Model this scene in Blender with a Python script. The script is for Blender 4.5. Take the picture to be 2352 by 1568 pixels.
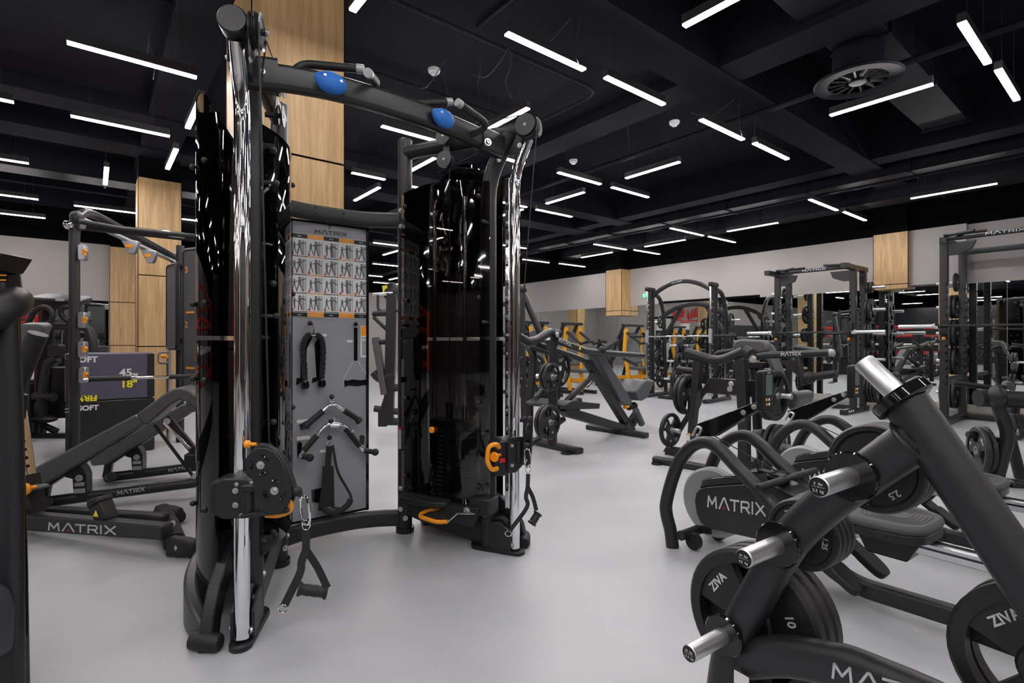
import bpy, math, random
from mathutils import Vector as V, Matrix, Quaternion
random.seed(7)
S = bpy.context.scene
for o in list(bpy.data.objects): bpy.data.objects.remove(o)
C = S.collection
PI = math.pi
# ---------------- camera, light, exposure ----------------
F = 1205.0; CX = 1176.0; CY = 784.0; CAMH = 1.1
cd = bpy.data.cameras.new('camera'); cam = bpy.data.objects.new('camera', cd); C.objects.link(cam)
cam.location = (0, 0, CAMH); cam.rotation_euler = (PI/2, 0, 0)
cd.sensor_width = 36; cd.lens = 36*F/2352; cd.clip_start = .05; cd.clip_end = 120
S.camera = cam
S.view_settings.view_transform = 'Standard'; S.view_settings.look = 'None'
S.view_settings.exposure = 1.76; S.view_settings.gamma = 1.0
S.view_settings.use_curve_mapping = False
LAMP_STRENGTH = 27.0
wd = bpy.data.worlds.new('world'); S.world = wd; wd.use_nodes = True
wd.node_tree.nodes['Background'].inputs[0].default_value = (.8, .85, 1, 1)
wd.node_tree.nodes['Background'].inputs[1].default_value = .05
# ---------------- places: pixels of the photo to real points ----------------
VD = V((.7803, .6255, 0)); UD = V((-.6255, .7803, 0)); Z = V((0, 0, 1))
def RM(v, u, z=0.0): return VD*v + UD*u + Z*z                 # room axes
def P(px, py, d): return V(((px-CX)/F*d, d, CAMH-(py-CY)/F*d))   # at depth d
def H(px, py, z):                                             # at height z
    d = (CAMH-z)*F/(py-CY); return P(px, py, d)
def G(px, py): return H(px, py, 0)
def PL(px, py, p0, n):                                        # on a plane
    r = V(((px-CX)/F, 1, -(py-CY)/F)); o = V((0, 0, CAMH))
    return o + r*((V(p0)-o).dot(n)/r.dot(n))
# ---------------- materials ----------------
MT = {}
def mat(name, col, rough=.5, metal=0, bump=0, bs=300, spec=.5, var=0, vs=8, coat=0, emit=None, es=1):
    m = bpy.data.materials.new(name); m.use_nodes = True; nt = m.node_tree; b = nt.nodes['Principled BSDF']
    b.inputs['Base Color'].default_value = (*col, 1); b.inputs['Roughness'].default_value = rough
    b.inputs['Metallic'].default_value = metal; b.inputs['Specular IOR Level'].default_value = spec
    b.inputs['Coat Weight'].default_value = coat
    if emit:
        b.inputs['Emission Color'].default_value = (*emit, 1); b.inputs['Emission Strength'].default_value = es
    tc = nt.nodes.new('ShaderNodeTexCoord')
    if bump:
        n = nt.nodes.new('ShaderNodeTexNoise'); n.inputs['Scale'].default_value = bs; n.inputs['Detail'].default_value = 3
        nt.links.new(tc.outputs['Object'], n.inputs['Vector'])
        bp = nt.nodes.new('ShaderNodeBump'); bp.inputs['Strength'].default_value = bump; bp.inputs['Distance'].default_value = .002
        nt.links.new(n.outputs['Fac'], bp.inputs['Height']); nt.links.new(bp.outputs['Normal'], b.inputs['Normal'])
    n = nt.nodes.new('ShaderNodeTexNoise'); n.inputs['Scale'].default_value = vs; n.inputs['Detail'].default_value = 5
    nt.links.new(tc.outputs['Object'], n.inputs['Vector'])
    mr = nt.nodes.new('ShaderNodeMapRange'); mr.inputs['To Min'].default_value = 1-max(var, .04); mr.inputs['To Max'].default_value = 1+max(var, .04)
    nt.links.new(n.outputs['Fac'], mr.inputs['Value'])
    mx = nt.nodes.new('ShaderNodeVectorMath'); mx.operation = 'SCALE'; mx.inputs[0].default_value = col
    nt.links.new(mr.outputs['Result'], mx.inputs['Scale']); nt.links.new(mx.outputs['Vector'], b.inputs['Base Color'])
    MT[name] = m; return m
mat('frame', (.017, .017, .02), .36, .0, bump=.15, bs=900, spec=.42)
mat('frame_grey', (.045, .046, .052), .42, bump=.12, bs=900)
mat('gloss_black', (.006, .006, .007), .08, spec=.6)
mat('plastic', (.012, .012, .014), .38, spec=.4)
mat('rubber', (.013, .013, .014), .5, spec=.4, bump=.25, bs=500)
mat('plate', (.012, .012, .013), .45, bump=.2, bs=350)
mat('pad', (.08, .08, .088), .4, bump=.2, bs=700)
mat('chrome', (.86, .87, .9), .06, 1)
mat('steel', (.66, .67, .69), .4, 1, bump=.06, bs=500)
mat('alu', (.72, .73, .76), .33, 1)
mat('galv', (.48, .49, .52), .36, .9)
mat('silver', (.36, .37, .38), .45, .3)
mat('orange', (.9, .32, .012), .35)
mat('yellow', (.85, .72, .03), .4)
mat('machine_yellow', (.85, .38, .01), .4)
mat('blue', (.012, .14, .52), .6, bump=.8, bs=250)
mat('white', (.72, .72, .73), .5)
mat('logo', (.5, .51, .54), .5)
mat('letter', (.62, .62, .63), .5)
mat('red', (.62, .012, .015), .45)
mat('board', (.29, .29, .315), .55, var=.05)
mat('strap', (.014, .014, .015), .8, bump=.5, bs=900)
mat('lamp_body', (.02, .02, .023), .5)
mat('soft_vinyl', (.085, .082, .125), .4, bump=.3, bs=25)
mat('soft_black', (.014, .014, .016), .4, bump=.3, bs=25)
mat('bone', (.5, .47, .5), .5)
mat('wall', (.385, .362, .352), .75, bump=.3, bs=160)
mat('wall_light', (.52, .49, .45), .75)
mat('ceil', (.0085, .0085, .0135), .8, spec=.08, bump=.5, bs=30, var=.25, vs=2.5)
mat('ceil_dark', (.002, .002, .003), .85, spec=.06, var=.15, vs=3)
mat('duct', (.008, .008, .0125), .55, spec=.12, var=.1)
mat('plinth', (.34, .32, .3), .6)
mat('mirror', (.8, .84, .82), .0, 1)
mat('screen', (.11, .14, .13), .2)
mat('door_glass', (.6, .64, .6), .1, spec=.5)
mat('grip_chrome', (.75, .76, .78), .12, 1)
mat('caster', (.05, .05, .05), .5)
mat('paper', (.78, .78, .8), .6)
mat('figure', (.12, .12, .13), .6)
mat('shroud_panel', (.018, .018, .02), .3)
mat('foam', (.06, .06, .066), .7, bump=.3, bs=400)
mat('bag_leather', (.02, .018, .018), .45)
mat('green_sign', (.03, .3, .15), .5, emit=(.05, .5, .25), es=.6)
def wood():
    m = bpy.data.materials.new('oak'); m.use_nodes = True; nt = m.node_tree; b = nt.nodes['Principled BSDF']; L = nt.links.new
    tc = nt.nodes.new('ShaderNodeTexCoord'); mp = nt.nodes.new('ShaderNodeMapping'); mp.inputs['Scale'].default_value = (9, 9, .55)
    L(tc.outputs['Object'], mp.inputs['Vector'])
    n = nt.nodes.new('ShaderNodeTexNoise'); n.inputs['Scale'].default_value = 2.2; n.inputs['Detail'].default_value = 8; n.inputs['Distortion'].default_value = 1.2
    L(mp.outputs['Vector'], n.inputs['Vector'])
    mp2 = nt.nodes.new('ShaderNodeMapping'); mp2.inputs['Scale'].default_value = (90, 90, 2.5); L(tc.outputs['Object'], mp2.inputs['Vector'])
    n2 = nt.nodes.new('ShaderNodeTexNoise'); n2.inputs['Scale'].default_value = 3; n2.inputs['Detail'].default_value = 4; L(mp2.outputs['Vector'], n2.inputs['Vector'])
    r = nt.nodes.new('ShaderNodeValToRGB'); e = r.color_ramp.elements
    e[0].position = .3; e[0].color = (.44, .265, .12, 1); e[1].position = .72; e[1].color = (.66, .435, .215, 1)
    L(n.outputs['Fac'], r.inputs['Fac'])
    r2 = nt.nodes.new('ShaderNodeValToRGB'); e = r2.color_ramp.elements
    e[0].position = .3; e[0].color = (.8, .78, .74, 1); e[1].position = .6; e[1].color = (1, 1, 1, 1); L(n2.outputs['Fac'], r2.inputs['Fac'])
    mx = nt.nodes.new('ShaderNodeMix'); mx.data_type = 'RGBA'; mx.blend_type = 'MULTIPLY'; mx.inputs[0].default_value = 1
    L(r.outputs['Color'], mx.inputs[6]); L(r2.outputs['Color'], mx.inputs[7]); L(mx.outputs[2], b.inputs['Base Color'])
    b.inputs['Roughness'].default_value = .5; MT['oak'] = m
wood()
def floor_mat():
    m = bpy.data.materials.new('grey_floor'); m.use_nodes = True; nt = m.node_tree; b = nt.nodes['Principled BSDF']; L = nt.links.new
    tc = nt.nodes.new('ShaderNodeTexCoord'); mp = nt.nodes.new('ShaderNodeMapping'); mp.inputs['Rotation'].default_value = (0, 0, .68); mp.inputs['Scale'].default_value = (.8, 1.6, 1)
    L(tc.outputs['Object'], mp.inputs['Vector'])
    n = nt.nodes.new('ShaderNodeTexNoise'); n.inputs['Scale'].default_value = 1.6; n.inputs['Detail'].default_value = 6; L(mp.outputs['Vector'], n.inputs['Vector'])
    r = nt.nodes.new('ShaderNodeValToRGB'); e = r.color_ramp.elements
    e[0].position = .25; e[0].color = (.37, .377, .405, 1); e[1].position = .75; e[1].color = (.45, .457, .485, 1); L(n.outputs['Fac'], r.inputs['Fac'])
    L(r.outputs['Color'], b.inputs['Base Color'])
    r3 = nt.nodes.new('ShaderNodeMapRange'); r3.inputs['To Min'].default_value = .34; r3.inputs['To Max'].default_value = .5; L(n.outputs['Fac'], r3.inputs['Value']); L(r3.outputs['Result'], b.inputs['Roughness'])
    MT['grey_floor'] = m
floor_mat()
def acrylic(name, tint, rough=.03):
    m = bpy.data.materials.new(name); m.use_nodes = True; nt = m.node_tree; nt.nodes.clear(); L = nt.links.new
    o = nt.nodes.new('ShaderNodeOutputMaterial'); t = nt.nodes.new('ShaderNodeBsdfTransparent'); t.inputs[0].default_value = (*tint, 1)
    g = nt.nodes.new('ShaderNodeBsdfGlossy'); g.inputs['Roughness'].default_value = rough; g.inputs[0].default_value = (1, 1, 1, 1)
    fr = nt.nodes.new('ShaderNodeFresnel'); fr.inputs[0].default_value = 1.5
    mx = nt.nodes.new('ShaderNodeMixShader'); L(fr.outputs[0], mx.inputs[0]); L(t.outputs[0], mx.inputs[1]); L(g.outputs[0], mx.inputs[2]); L(mx.outputs[0], o.inputs[0])
    MT[name] = m
acrylic('smoked_acrylic', (.62, .6, .58)); acrylic('dark_acrylic', (.22, .21, .22))
mat('wall_dark', (.02, .022, .03), .3); acrylic('clear_acrylic', (.75, .76, .77))
def lamp_mat():
    m = bpy.data.materials.new('lamp_glow'); m.use_nodes = True; nt = m.node_tree; nt.nodes.clear()
    o = nt.nodes.new('ShaderNodeOutputMaterial'); e = nt.nodes.new('ShaderNodeEmission')
    e.inputs[0].default_value = (1, .965, .94, 1); e.inputs[1].default_value = LAMP_STRENGTH
    nt.links.new(e.outputs[0], o.inputs[0]); MT['lamp_glow'] = m
lamp_mat()
# ---------------- mesh tools ----------------
def fr(o, x, y=None, z=None):                                  # 4x4 frame from origin and x axis (z up hint)
    x = V(x).normalized()
    if y is None:
        z = V(z) if z is not None else Z
        y = z.cross(x)
        if y.length < 1e-4: y = V((0, 1, 0))
        y.normalize(); z = x.cross(y)
    else:
        y = V(y).normalized(); z = x.cross(y)
    m = Matrix((x, y, z)).transposed().to_4x4(); m.translation = V(o); return m
def fil(pts, r, k=5):                                          # round the corners of a polyline
    pts = [V(p) for p in pts]; out = [pts[0]]
    for i in range(1, len(pts)-1):
        a, b, c = pts[i-1], pts[i], pts[i+1]
        rr = r[i-1] if isinstance(r, (list, tuple)) else r
        d1 = (a-b); d2 = (c-b); t = min(rr, d1.length*.48, d2.length*.48)
        s = b+d1.normalized()*t; e = b+d2.normalized()*t
        for j in range(k+1):
            q = j/k; out.append(s*(1-q)**2 + b*2*q*(1-q) + e*q*q)
    out.append(pts[-1]); return out
def arc(c, r, a0, a1, n, ax, ay):
    return [V(c)+V(ax)*r*math.cos(a0+(a1-a0)*i/n)+V(ay)*r*math.sin(a0+(a1-a0)*i/n) for i in range(n+1)]
def spline(pts, k=6):                                          # Catmull-Rom
    pts = [V(p) for p in pts]; q = [pts[0]*2-pts[1]]+pts+[pts[-1]*2-pts[-2]]; out = []
    for i in range(1, len(q)-2):
        a, b, c, d = q[i-1:i+3]
        for j in range(k):
            t = j/k; out.append(.5*((2*b)+(c-a)*t+(2*a-5*b+4*c-d)*t*t+(3*b-a-3*c+d)*t**3))
    out.append(pts[-1]); return out
def rrect(w, h, r=.006, k=3):
    r = min(r, w/2-.0001, h/2-.0001); out = []
    for cx, cy, a in ((w/2-r, h/2-r, 0), (-w/2+r, h/2-r, PI/2), (-w/2+r, -h/2+r, PI), (w/2-r, -h/2+r, PI*1.5)):
        for j in range(k+1):
            t = a+PI/2*j/k; out.append((cx+r*math.cos(t), cy+r*math.sin(t)))
    return out
def circ(r, n=14, ry=None): return [(r*math.cos(2*PI*i/n), (ry or r)*math.sin(2*PI*i/n)) for i in range(n)]
class M:
    def __init__(s): s.v = []; s.f = []; s.pc = []
    def add(s, v, f, m=None):
        b = len(s.v); s.pc.append((b, len(s.f)))
        s.v += [(m @ V(p)) if m else V(p) for p in v]; s.f += [tuple(b+i for i in q) for q in f]; return s
    def sweep(s, pts, prof, up=Z, scale=None, closed=False):
        pts = [V(p) for p in pts]; n = len(prof); vs = []; N = len(pts); side = None
        for i, p in enumerate(pts):
            if closed: t = pts[(i+1) % N]-pts[i-1]
            else: t = pts[min(i+1, N-1)]-pts[max(i-1, 0)]
            t.normalize()
            if side is None:
                side = t.cross(V(up))
                if side.length < 1e-3: side = t.cross(V((1, 0, 0)) if abs(t.x) < .9 else V((0, 1, 0)))
            else: side = side - t*side.dot(t)
            side.normalize(); u = side.cross(t); k = scale[i] if scale else 1
            # keep section width at bends
            vs += [p+side*a*k+u*b*k for a, b in prof]
        fs = []
        for i in range(N if closed else N-1):
            for j in range(n):
                a = i*n+j; b = i*n+(j+1) % n; c = ((i+1) % N)*n; fs.append((a, c+j, c+(j+1) % n, b))
        if not closed: fs += [tuple(range(n)), tuple(range(N*n-1, (N-1)*n-1, -1))]
        return s.add(vs, fs)
    def tube(s, pts, r, n=12, closed=False, scale=None): return s.sweep(pts, circ(r, n), closed=closed, scale=scale)
    def bar(s, pts, w, h, up=Z, r=.006, closed=False): return s.sweep(pts, rrect(w, h, r), up=up, closed=closed)
    def cyl(s, a, b, r, n=16, r2=None):
        a = V(a); b = V(b); return s.sweep([a, b], circ(r, n), scale=[1, (r2/r if r2 is not None else 1)])
    def box(s, c, size, m=None, rx=None):
        x, y, z = (q/2 for q in size); c = V(c)
        vs = [c+V((i*x, j*y, k*z)) for k in (-1, 1) for j in (-1, 1) for i in (-1, 1)]
        return s.add(vs, [(0, 2, 3, 1), (4, 5, 7, 6), (0, 1, 5, 4), (1, 3, 7, 5), (3, 2, 6, 7), (2, 0, 4, 6)], m)
    def prism(s, poly, t, m=None, t0=None):                    # poly in xy, thickness along z
        n = len(poly); a = -t/2 if t0 is None else t0; b = a+t
        vs = [(x, y, a) for x, y in poly]+[(x, y, b) for x, y in poly]
        fs = [tuple(range(n-1, -1, -1)), tuple(range(n, 2*n))]+[(i, (i+1) % n, n+(i+1) % n, n+i) for i in range(n)]
        return s.add(vs, fs, m)
    def lathe(s, prof, m=None, n=24, close=False):             # prof (r, h) about local z
        vs = []; k = len(prof)
        for i in range(n):
            t = 2*PI*i/n; vs += [(r*math.cos(t), r*math.sin(t), h) for r, h in prof]
        fs = []
        for i in range(n):
            for j in range(k if close else k-1):
                a = i*k+j; b = i*k+(j+1) % k; c = ((i+1) % n)*k; fs.append((a, c+j, c+(j+1) % k, b))
        return s.add(vs, fs, m)
    def sph(s, c, r, sc=(1, 1, 1), n=14, m=None):
        k = n//2; prof = [(max(math.sin(PI*j/k), 1e-4)*r, -math.cos(PI*j/k)*r) for j in range(k+1)]
        mm = Matrix.Translation(V(c)) @ Matrix.Diagonal((*sc, 1))
        return s.lathe(prof, (m @ mm) if m else mm, n)
    def torus(s, c, R, r, m=None, n=24, k=8):
        prof = [(R+r*math.cos(2*PI*j/k), r*math.sin(2*PI*j/k)) for j in range(k)]
        mm = Matrix.Translation(V(c)); return s.lathe(prof, (m @ mm) if m else mm, n, close=True)
    def quad(s, a, b, c, d): return s.add([a, b, c, d], [(0, 1, 2, 3)])
    def bolt(s, p, n, r=.008, h=.006):                         # bolt head with socket ring
        m = fr(p, n); m = m @ Matrix.Rotation(PI/2, 4, 'Y')
        return s.lathe([(0, h*.5), (r*.42, h*.5), (r*.42, h), (r*.8, h), (r, h*.5), (r, 0), (r*1.6, 0), (r*1.6, -.002)], m, 14)
def mesh_of(m, name, inv=None):
    me = bpy.data.meshes.new(name)
    me.from_pydata([tuple(inv @ p if inv else p) for p in m.v], [], m.f)
    me.validate(); me.polygons.foreach_set('use_smooth', [True]*len(me.polygons)); me.set_sharp_from_angle(angle=.6); me.update()
    import bmesh
    bm = bmesh.new(); bm.from_mesh(me); bmesh.ops.recalc_face_normals(bm, faces=bm.faces); bm.to_mesh(me); bm.free()
    return me
SPLIT = {'bolt', 'flange', 'rivet', 'safety_hook', 'buckle', 'transport_wheel', 'blade', 'foot_cap'}
def pieces(m):
    e = m.pc[1:]+[(len(m.v), len(m.f))]
    for (a, f0), (b, f1) in zip(m.pc, e):
        q = M(); q.v = m.v[a:b]; q.f = [tuple(i-a for i in f) for f in m.f[f0:f1]]; q.pc = [(0, 0)]; yield q
def mk(name, m, material, parent=None, inv=None, label=None, bev=0):
    if name in SPLIT and len(m.pc) > 1 and parent:
        for q in pieces(m): o = mk(name, q, material, parent, inv, label, bev)
        return o
    me = mesh_of(m, name, inv); me.materials.append(MT[material]); o = bpy.data.objects.new(name, me); C.objects.link(o)
    if parent: o.parent = parent
    if label: o['label'] = label
    if bev:
        b = o.modifiers.new('edge', 'BEVEL'); b.width = bev; b.segments = 2; b.limit_method = 'ANGLE'; b.angle_limit = .7
    return o
def struct(name, m, material, bev=0):
    o = mk(name, m, material, bev=bev); o['kind'] = 'structure'; return o
class T:                                                       # a thing: an Empty at its base, parts below it
    def __init__(s, name, label, cat, loc=(0, 0, 0), rz=0, group=None, mtx=None):
        s.o = bpy.data.objects.new(name, None); C.objects.link(s.o); s.o.empty_display_size = .1
        s.m = mtx if mtx else Matrix.Translation(V(loc)) @ Matrix.Rotation(rz, 4, 'Z')
        s.o.matrix_world = s.m; s.i = s.m.inverted()
        s.o['label'] = label; s.o['category'] = cat
        if group: s.o['group'] = group
    def w(s, name, m, material, parent=None, label=None, bev=0):  # mesh given in world coordinates
        return mk(name, m, material, parent or s.o, s.i, label, bev)
    def p(s, name, m, material, parent=None, label=None, bev=0):  # mesh given in the thing's own coordinates
        return mk(name, m, material, parent or s.o, None, label, bev)
def single(name, m, material, label, cat, group=None, loc=None, bev=0):
    loc = V(loc) if loc is not None else (sum(m.v, V((0, 0, 0)))/len(m.v))
    o = mk(name, m, material, None, Matrix.Translation(-loc), label, bev); o.location = loc; o['category'] = cat
    if group: o['group'] = group
    return o
def kids(o): return [c for c in bpy.data.objects if c.parent == o]
def dup(o, mtx, label=None, group=None):
    def cp(x, par):
        c = x.copy(); C.objects.link(c)
        if par: c.parent = par
        for k in kids(x): cp(k, c)
        return c
    if isinstance(o, T): o = o.o
    r = cp(o, None); r.matrix_world = mtx
    if label: r['label'] = label
    if group: r['group'] = group
    return r
def text_m(s, size, m, ext=.0006, bold=0, align='CENTER'):      # lettering as geometry in frame m (x right, y up, z out)
    cu = bpy.data.curves.new('t', 'FONT'); cu.body = s; cu.size = size; cu.extrude = ext; cu.align_x = align; cu.align_y = 'CENTER'; cu.offset = bold; cu.resolution_u = 3
    o = bpy.data.objects.new('t', cu); C.objects.link(o); dg = bpy.context.evaluated_depsgraph_get(); dg.update()
    me = o.evaluated_get(dg).to_mesh(); a = M(); a.add([v.co.copy() for v in me.vertices], [tuple(p.vertices) for p in me.polygons], m)
    bpy.data.objects.remove(o); return a
LOGO = {'M': [[(0, 0), (.1, 1), (.6, .3), (1.1, 1), (1.2, 0)]], 'A': [[(0, 0), (.58, 1), (.72, 1), (1.3, 0)]], 'T': [[(0, .93), (1.1, .93)], [(.55, .93), (.55, 0)]],
        'R': [[(0, 0), (0, .93), (.8, .93), (.95, .8), (.95, .55), (.8, .42), (.1, .42)], [(.55, .42), (1.0, 0)]], 'I': [[(0, 0), (0, 1)]], 'X': [[(0, 0), (1.1, 1)], [(0, 1), (1.1, 0)]]}
def logo(th, o, x, y, h, end=None, world=True, material='logo', dot=True, parent=None):   # wide lettering of the maker's mark; o = left foot of the word
    sx = 1
    if end is not None: x = V(end)-V(o); sx = x.length/(7.45*h)
    x = V(x).normalized(); y = V(y).normalized(); z = x.cross(y); a = M(); w = .17*h; cx = 0; ad = None
    for ch in 'MATRIX':
        for st in LOGO[ch]:
            for p, q in zip(st, st[1:]):
                p = V(p); q = V(q); d = (q-p).normalized(); n = V((-d.y, d.x))*w*.5; e = d*w*.35
                pts = [(p*h-e-n), (q*h+e-n), (q*h+e+n), (p*h-e+n)]
                a.prism([((k.x+cx)*sx, k.y) for k in pts], .0016, fr(o, x, y))
        if ch == 'A': ad = cx+.65*h
        cx += {'M': 1.62, 'A': 1.5, 'T': 1.45, 'R': 1.4, 'I': .45, 'X': 1.1}[ch]*h
    f = th.w if world else th.p
    b = f('logo', a, material, parent)
    if dot: f('logo_dot', M().prism([(sx*(ad-.16*h), -.02*h), (sx*(ad+.16*h), -.02*h), (sx*ad, .3*h)], .0018, fr(o, x, y)), 'red', parent)
    return cx
# ---------------- room shell ----------------
V0 = 10.05; U0 = 11.8; U1 = 17.6; VR = .62; VB = -13.0; UB = -7.0; WH = 2.82; CH = 4.0
def rbox(m, v0, v1, u0, u1, z0, z1):
    return m.add([RM(v, u, z) for z in (z0, z1) for u in (u0, u1) for v in (v0, v1)],
                 [(0, 2, 3, 1), (4, 5, 7, 6), (0, 1, 5, 4), (1, 3, 7, 5), (3, 2, 6, 7), (2, 0, 4, 6)])
struct('floor', rbox(M(), VB-.2, V0+.2, UB-.2, U1+.2, -.1, 0), 'grey_floor')
struct('ceiling', rbox(M(), VB-.2, V0+.2, UB-.2, U1+.2, CH, CH+.1), 'ceil')
for nm, a in (('wall_right', (V0, V0+.15, UB, U1)), ('wall_left', (VB, VR, U0, U0+.15)), ('wall_return', (VR-.15, VR, U0+.15, U1)),
              ('wall_far', (VR, V0, U1, U1+.15)), ('wall_rear', (VB-.15, VB, UB, U0)), ('wall_side', (VB, V0, UB-.15, UB))):
    struct(nm, rbox(M(), *a, 0, WH), 'wall_dark' if nm in ('wall_rear', 'wall_side') else 'wall')
    struct('trim_1' if nm == 'wall_right' else 'trim_1', rbox(M(), *a, WH, CH), 'ceil_dark')
# wall step at the right end of the mirror wall
struct('wall_step', rbox(M(), V0-.12, V0, 1.82, 2.5, 1.97, WH), 'wall')
# baseboards and mirror plinth
struct('baseboard_right', rbox(M(), V0-.03, V0, UB, U1, 0, .07), 'plinth')
struct('trim_2', rbox(M(), V0-.025, V0, UB, U1, .07, .18), 'wall_light')
struct('baseboard_left', rbox(M(), VB, VR, U0-.03, U0, 0, .09), 'plinth')
# mirrors in panels
ORD = 'first second third fourth fifth sixth seventh eighth ninth tenth eleventh twelfth thirteenth fourteenth fifteenth sixteenth'.split()
def mirror(v0, v1, u0, u1, z0, z1, lab):
    m = rbox(M(), v0, v1, u0, u1, z0, z1); c = (m.v[0]+m.v[7])/2
    return single('wall_mirror', m, 'mirror', lab, 'mirror', 'mirror panels on the walls', loc=(c.x, c.y, z0))
u = -5.6; k = 0
while u < 15.2:
    mirror(V0-.012, V0-.002, u+.004, u+1.396, .18, 1.95, 'mirror panel behind the racks, %s counted from the near end of that wall' % ORD[k]); u += 1.4; k += 1
v = .24-1.4*4; k = 0
while v < .2:
    mirror(v+.004, v+1.396, U0-.012, U0-.002, .25, 1.82, 'mirror panel on the wall beyond the benches, %s counted from the left' % ORD[k]); v += 1.4; k += 1
struct('trim_3', rbox(M(), V0-.02, V0, 4.9, 7.2, 1.95, 2.0), 'ceil_dark')
# panelled oak pillars
def pillar(n, v0, v1, u0, u1, z1, seams, top=CH, z0=0):
    m = M(); zs = [z0]+[s for s in seams if s > z0]+[z1]
    for a, b in zip(zs, zs[1:]): rbox(m, v0, v1, u0, u1, a+(.006 if a > z0 else 0), b-.006 if b < z1 else b)
    struct('pillar_%d' % n, m, 'oak', bev=.0015)
    g = rbox(M(), v0+.006, v1-.006, u0+.006, u1-.006, z0+.01, top)
    for a, b in ((v0, u0), (v0, u1), (v1, u0), (v1, u1)): rbox(g, a-.003, a+.003, b-.003, b+.003, z0, z1)
    struct('trim_%d' % (n+10), g, 'ceil_dark')
p1 = P(578, 784, 3.05); a1 = p1.dot(VD); b1 = p1.dot(UD)
pillar(1, a1, a1+.55, b1, b1+.73, CH, (.05, 1.05, 2.24, 3.4))
p2 = P(317, 784, 6.2); a2 = p2.dot(VD); b2 = p2.dot(UD)
pillar(2, a2, a2+.437, b2, b2+.437, 3.05, (1.04, 1.89))
p3 = P(252, 784, 9.27); a3 = p3.dot(VD)
pillar(3, a3, a3+.62, U0-.12, U0+.1, 2.78, (1.03, 1.8))
pillar(4, V0-.32, V0+.02, 8.02, 8.5, 2.81, (1.83,), z0=1.72)
pillar(5, V0-.2, V0+.02, 2.5, 2.96, 2.81, (2.0,), z0=1.93)
pillar(6, 4.2, 4.7, -3.2, -2.6, CH, (1.05, 1.8, 2.6)); pillar(7, -3.4, -2.8, -1.6, -1.0, CH, (1.05, 1.8, 2.6))
pillar(8, 4.3, 4.75, 14.9, 15.4, CH, (1.05, 1.8, 2.6))
# ceiling beams
def beam(v0, v1, u0, u1, z0=3.3, mt='ceil'): return rbox(M(), v0, v1, u0, u1, z0 if v1-v0 > 5 else z0+.012, CH)
bi = 20
for a in ((VB, V0, 2.26, 2.62), (VB, V0, 6.22, 6.55), (VB, V0, 7.25, 7.7), (VB, V0, 11.0, 11.4), (VB, V0, -2.3, -1.9),
          (.43, .8, UB, U1), (3.95, 4.3, UB, U1), (7.4, 7.7, UB, U1), (-3.6, -3.2, UB, U1)):
    struct('trim_%d' % bi, beam(*a), 'ceil'); bi += 1
# soffit panels between beams, lower slab near the camera
struct('ceiling_slab', rbox(M(), .8, 3.95, 2.62, 6.22, 3.42, 3.5), 'ceil')
struct('ceiling_slab_2', rbox(M(), VB, .43, 2.62, 6.22, 3.42, 3.5), 'ceil')
struct('ceiling_slab_3', rbox(M(), 4.3, 7.4, 2.62, 6.22, 3.7, 3.78), 'ceil')
struct('ceiling_slab_4', rbox(M(), .8, 7.4, 7.7, 11.0, 3.55, 3.62), 'ceil')
# air ducts
def duct(v0, v1, u0, u1, z0, z1, lab, along):
    m = rbox(M(), v0, v1, u0, u1, z0, z1); fl = M()
    L = (v1-v0) if along == 'v' else (u1-u0); n = max(2, int(L/1.15))
    for i in range(n+1):
        t = i/n*L
        if along == 'v': rbox(fl, v0+t-.012, v0+t+.012, u0-.02, u1+.02, z0-.02, z1+.02)
        else: rbox(fl, v0-.02, v1+.02, u0+t-.012, u0+t+.012, z0-.02, z1+.02)
    c = RM((v0+v1)/2, (u0+u1)/2, z0); t = T('air_duct', lab, 'air duct', c)
    t.w('duct_body', m, 'duct', bev=.004); t.w('flange', fl, 'duct'); return t
duct(-4, 7.0, 1.27, 1.64, 3.37, 3.62, 'dark rectangular duct carrying the round vent above the racks', 'v')
d2 = duct(7.95, 8.35, -6.5, 10.5, 3.22, 3.45, 'long black duct running high in front of the mirror wall, next to the sprinkler pipe', 'u')
duct(8.95, 9.35, -6.5, 9.2, 3.14, 3.38, 'lower black duct closest to the mirror wall under the ceiling', 'u')
duct(-4, 7.3, 5.0, 5.45, 3.1, 3.35, 'black duct above the open floor left of the rear stack tower', 'v') if 0 else None
duct(-6, 2.6, 8.6, 9.0, 3.2, 3.5, 'dark duct above the training rig on the left', 'v')
def pipe(pts, r, lab, nm='pipe'):
    return single(nm, M().tube(pts, r, 8), 'duct', lab, 'pipe')
pipe([RM(7.85, -6, 3.12), RM(7.85, 10, 3.12)], .016, 'thin conduit pipe slung below the long black duct')
pipe(fil([RM(.9, 3.2, 3.36), RM(3.6, 3.2, 3.36), RM(3.6, 6.1, 3.36)], .2), .014, 'thin conduit bending across the slab above the pull-up beam')
pipe(fil([RM(2.2, 2.66, 3.4), RM(2.2, 3.15, 3.4)], .1), .014, 'conduit crossing the slab from the beam over the towers')
pipe([RM(-6, 4.2, 3.38), RM(3.5, 4.2, 3.38)], .014, 'long straight conduit under the ceiling slab')
pipe([RM(4.9, -5, 3.25), RM(4.9, 10, 3.25)], .03, 'sprinkler pipe with white heads running over the open floor')
pipe([RM(-6, 9.9, 3.3), RM(6, 9.9, 3.3)], .02, 'thin conduit near the left wall under the ceiling')
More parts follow.
